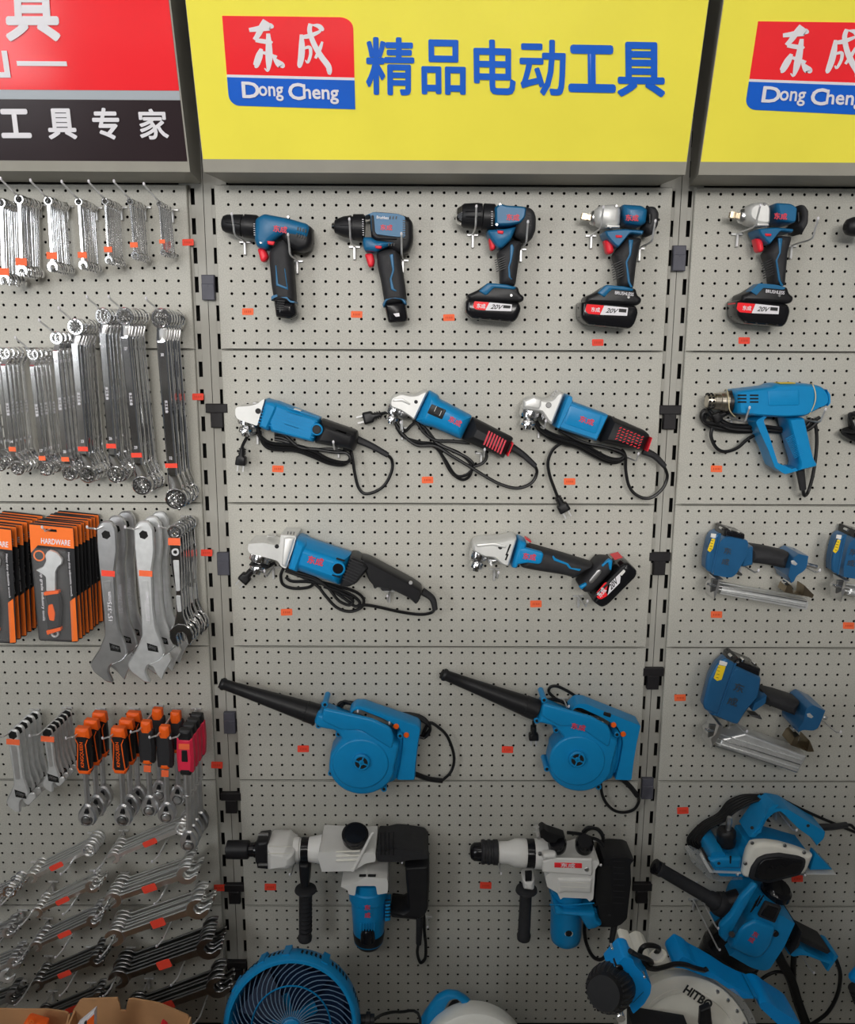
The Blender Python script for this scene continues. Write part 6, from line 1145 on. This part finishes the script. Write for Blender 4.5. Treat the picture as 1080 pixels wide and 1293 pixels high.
t.tu('power_cord', 'cord', [(420, 196, .44), (480, 232, .42), (560, 262, .40), (592, 290, .38), (560, 306, .37), (506, 270, .37), (498, 210, .37), (530, 160, .37), (600, 152, .36), (650, 176, .35), (620, 220, .34)], .0052); t.tu('power_cord', 'cord', [(520, 280, .39), (560, 326, .39), (620, 338, .39), (700, 322, .38), (780, 300, .37), (860, 306, .36), (930, 330, .34), (1010, 350, .32)], .0052)
def GPt(x, y):
    r = P(*t.q((x, y)), .3)-CAM; o = c+GT*.0232; return CAM+r*((o-CAM).dot(GT)/r.dot(GT))
ca2, sa2 = math.cos(math.radians(34)), math.sin(math.radians(34)); K = [GPt(965+a*ca2-d*sa2, 566+a*sa2+d*ca2) for a, d in ((-125, 34), (125, 34), (-125, -34), (125, -34))]
text('HITBO', K, GT, 'guard_lettering', 'ink', t.r, .05, .0006)
t.sl('lower_arm', 'black', [(400, 670), (560, 690), (860, 740), (900, 800), (900, 1000), (400, 1000)], .345, .40, .008, 10); t.disc('pivot_bolt', 'chrome', (345, 742), 42, .38, .41); t.sl('side_bracket', 'black', [(970, 640), (1060, 600), (1080, 800), (960, 800)], .355, .372, .004, 8)
b = M(); b.box((c.x-.22, c.y-.16, DECK), (c.x+.24, c.y+.14, DECK+.05), .008); b.build('base_table', 'ivory', t.r)
b = M(); b.box((c.x-.03, c.y+.05, DECK+.05), (c.x+.05, c.y+.12, c.z), .008); b.build('arm_post', 'black', t.r)
# torn cardboard cartons
def carton(label, x0, x1, v_top, d0, d1, cut):
    a = P(x0, v_top, d0); w = P(x1, v_top, d0).x-a.x; r = thing('cardboard_box', label, 'box', (a.x+w/2, -(d0+d1)/2, DECK), 'cardboard boxes at the foot of the wall'); H = a.z
    zs = lambda u, v: (P(u, v, d0).x, P(u, v, d0).z)
    b = M(); b.poly([(a.x, DECK)]+[zs(*p) for p in cut]+[(a.x+w, DECK)], [(0, d0-.004), (0, d0)]); b.build('back_wall', 'card', r)
    b = M(); b.poly([(a.x, DECK), (a.x+w, DECK), (a.x+w, H-.10), (a.x, H-.10)], [(0, d1), (0, d1+.004)]); b.build('front_wall', 'card', r)
    for x, k in ((a.x, .0), (a.x+w, .01)):
        b = M(); p = [Vector((x, -d0, DECK)), Vector((x, -d1, DECK)), Vector((x, -d1, H-.10)), Vector((x, -d0-.05, H-.03-k)), Vector((x, -d0, zs(*cut[0])[1] if x == a.x else zs(*cut[-1])[1]))]; b.rings([p, [q+Vector((.004, 0, 0)) for q in p]], 5, flat=True); b.build('side_wall', 'card', r)
    b = M(); b.box((a.x, -d1, DECK), (a.x+w, -d0, DECK+.004)); b.build('bottom', 'cardin', r); return r
carton('torn brown cardboard box with a notch in its rim, below the slanting wrenches', 92, 238, 1264, .35, .49, [(92, 1276), (95, 1272), (100, 1264), (104, 1262), (148, 1260.5), (151, 1268), (152, 1276), (159, 1277), (160, 1270), (162, 1262), (168, 1261.5), (200, 1267), (222, 1276), (236, 1282), (238, 1284)])
carton('brown cardboard box at the lower picture corner holding an orange packet', -150, 86, 1275, .36, .50, [(-150, 1276), (-40, 1274), (0, 1274.5), (30, 1275), (60, 1275), (82, 1278), (86, 1280)])
t = Tool('product_packet', 'white and orange packet sticking out of the torn cardboard box', 'packet', 0, 1040, 3.6, (400, 1000), .44)
t.sl('packet_sleeve', 'white', [(352, 904), (440, 830), (436, 1200), (330, 1200)], .425, .44, .001, 1); t.sl('packet_print', 'orange', [(396, 896), (428, 866), (428, 1100), (380, 1100)], .4398, .4408, 0, 1); t.sl('packet_stripe', 'ink', [(384, 900), (394, 892), (400, 960), (376, 960)], .4398, .4409, 0, 1); t.sl('packet_body', 'white', [(330, 1200), (436, 1200), (436, 1690), (330, 1690)], .41, .443, .001, 1)
t = Tool('product_packet', 'red packet corner barely showing in the torn cardboard box', 'packet', 0, 1040, 3.6, (740, 1100), .46); t.sl('packet_body', 'red', [(722, 902), (740, 894), (762, 910), (760, 1690), (716, 1660)], .43, .46, .003, 4)
t = Tool('product_packet', 'glossy orange packet lying in the corner cardboard box', 'packet', 0, 1040, 3.6, (160, 1000), .46)
t.sl('packet_body', 'orange', [(100, 916), (136, 862), (226, 888), (214, 1100), (214, 1660), (90, 1660)], .39, .42, .008, 10); t.tx('8', (140, 903), 26, 26, 30, .4205, 'hango', bold=.03, name='packet_print')
t = Tool('power_tool', 'blue nose and black bellows of a tool cut off at the lower picture edge', 'power tool', 0, 0, 1, (1100, 1240), .06)
t.la('nose', 'bluel', (1073.5, 1237), (1100, 1222), .09, [(0, 3), (.1, 7), (.5, 11), (1, 14)], 24)
for i in range(5): t.la('bellow_ring', 'rubber', (1078+i*2.5, 1246+i*4), (1079+i*2.5, 1247.5+i*4), .08, [(0, 8+i), (1, 8+i)], 20)
t.sl('tool_body', 'blued', [(1096, 1206), (1180, 1200), (1180, 1280), (1100, 1276)], .02, .12, .02, 10); hook(1120, 1200, 'behind the cut-off tool at the lower picture edge', .05, .01)
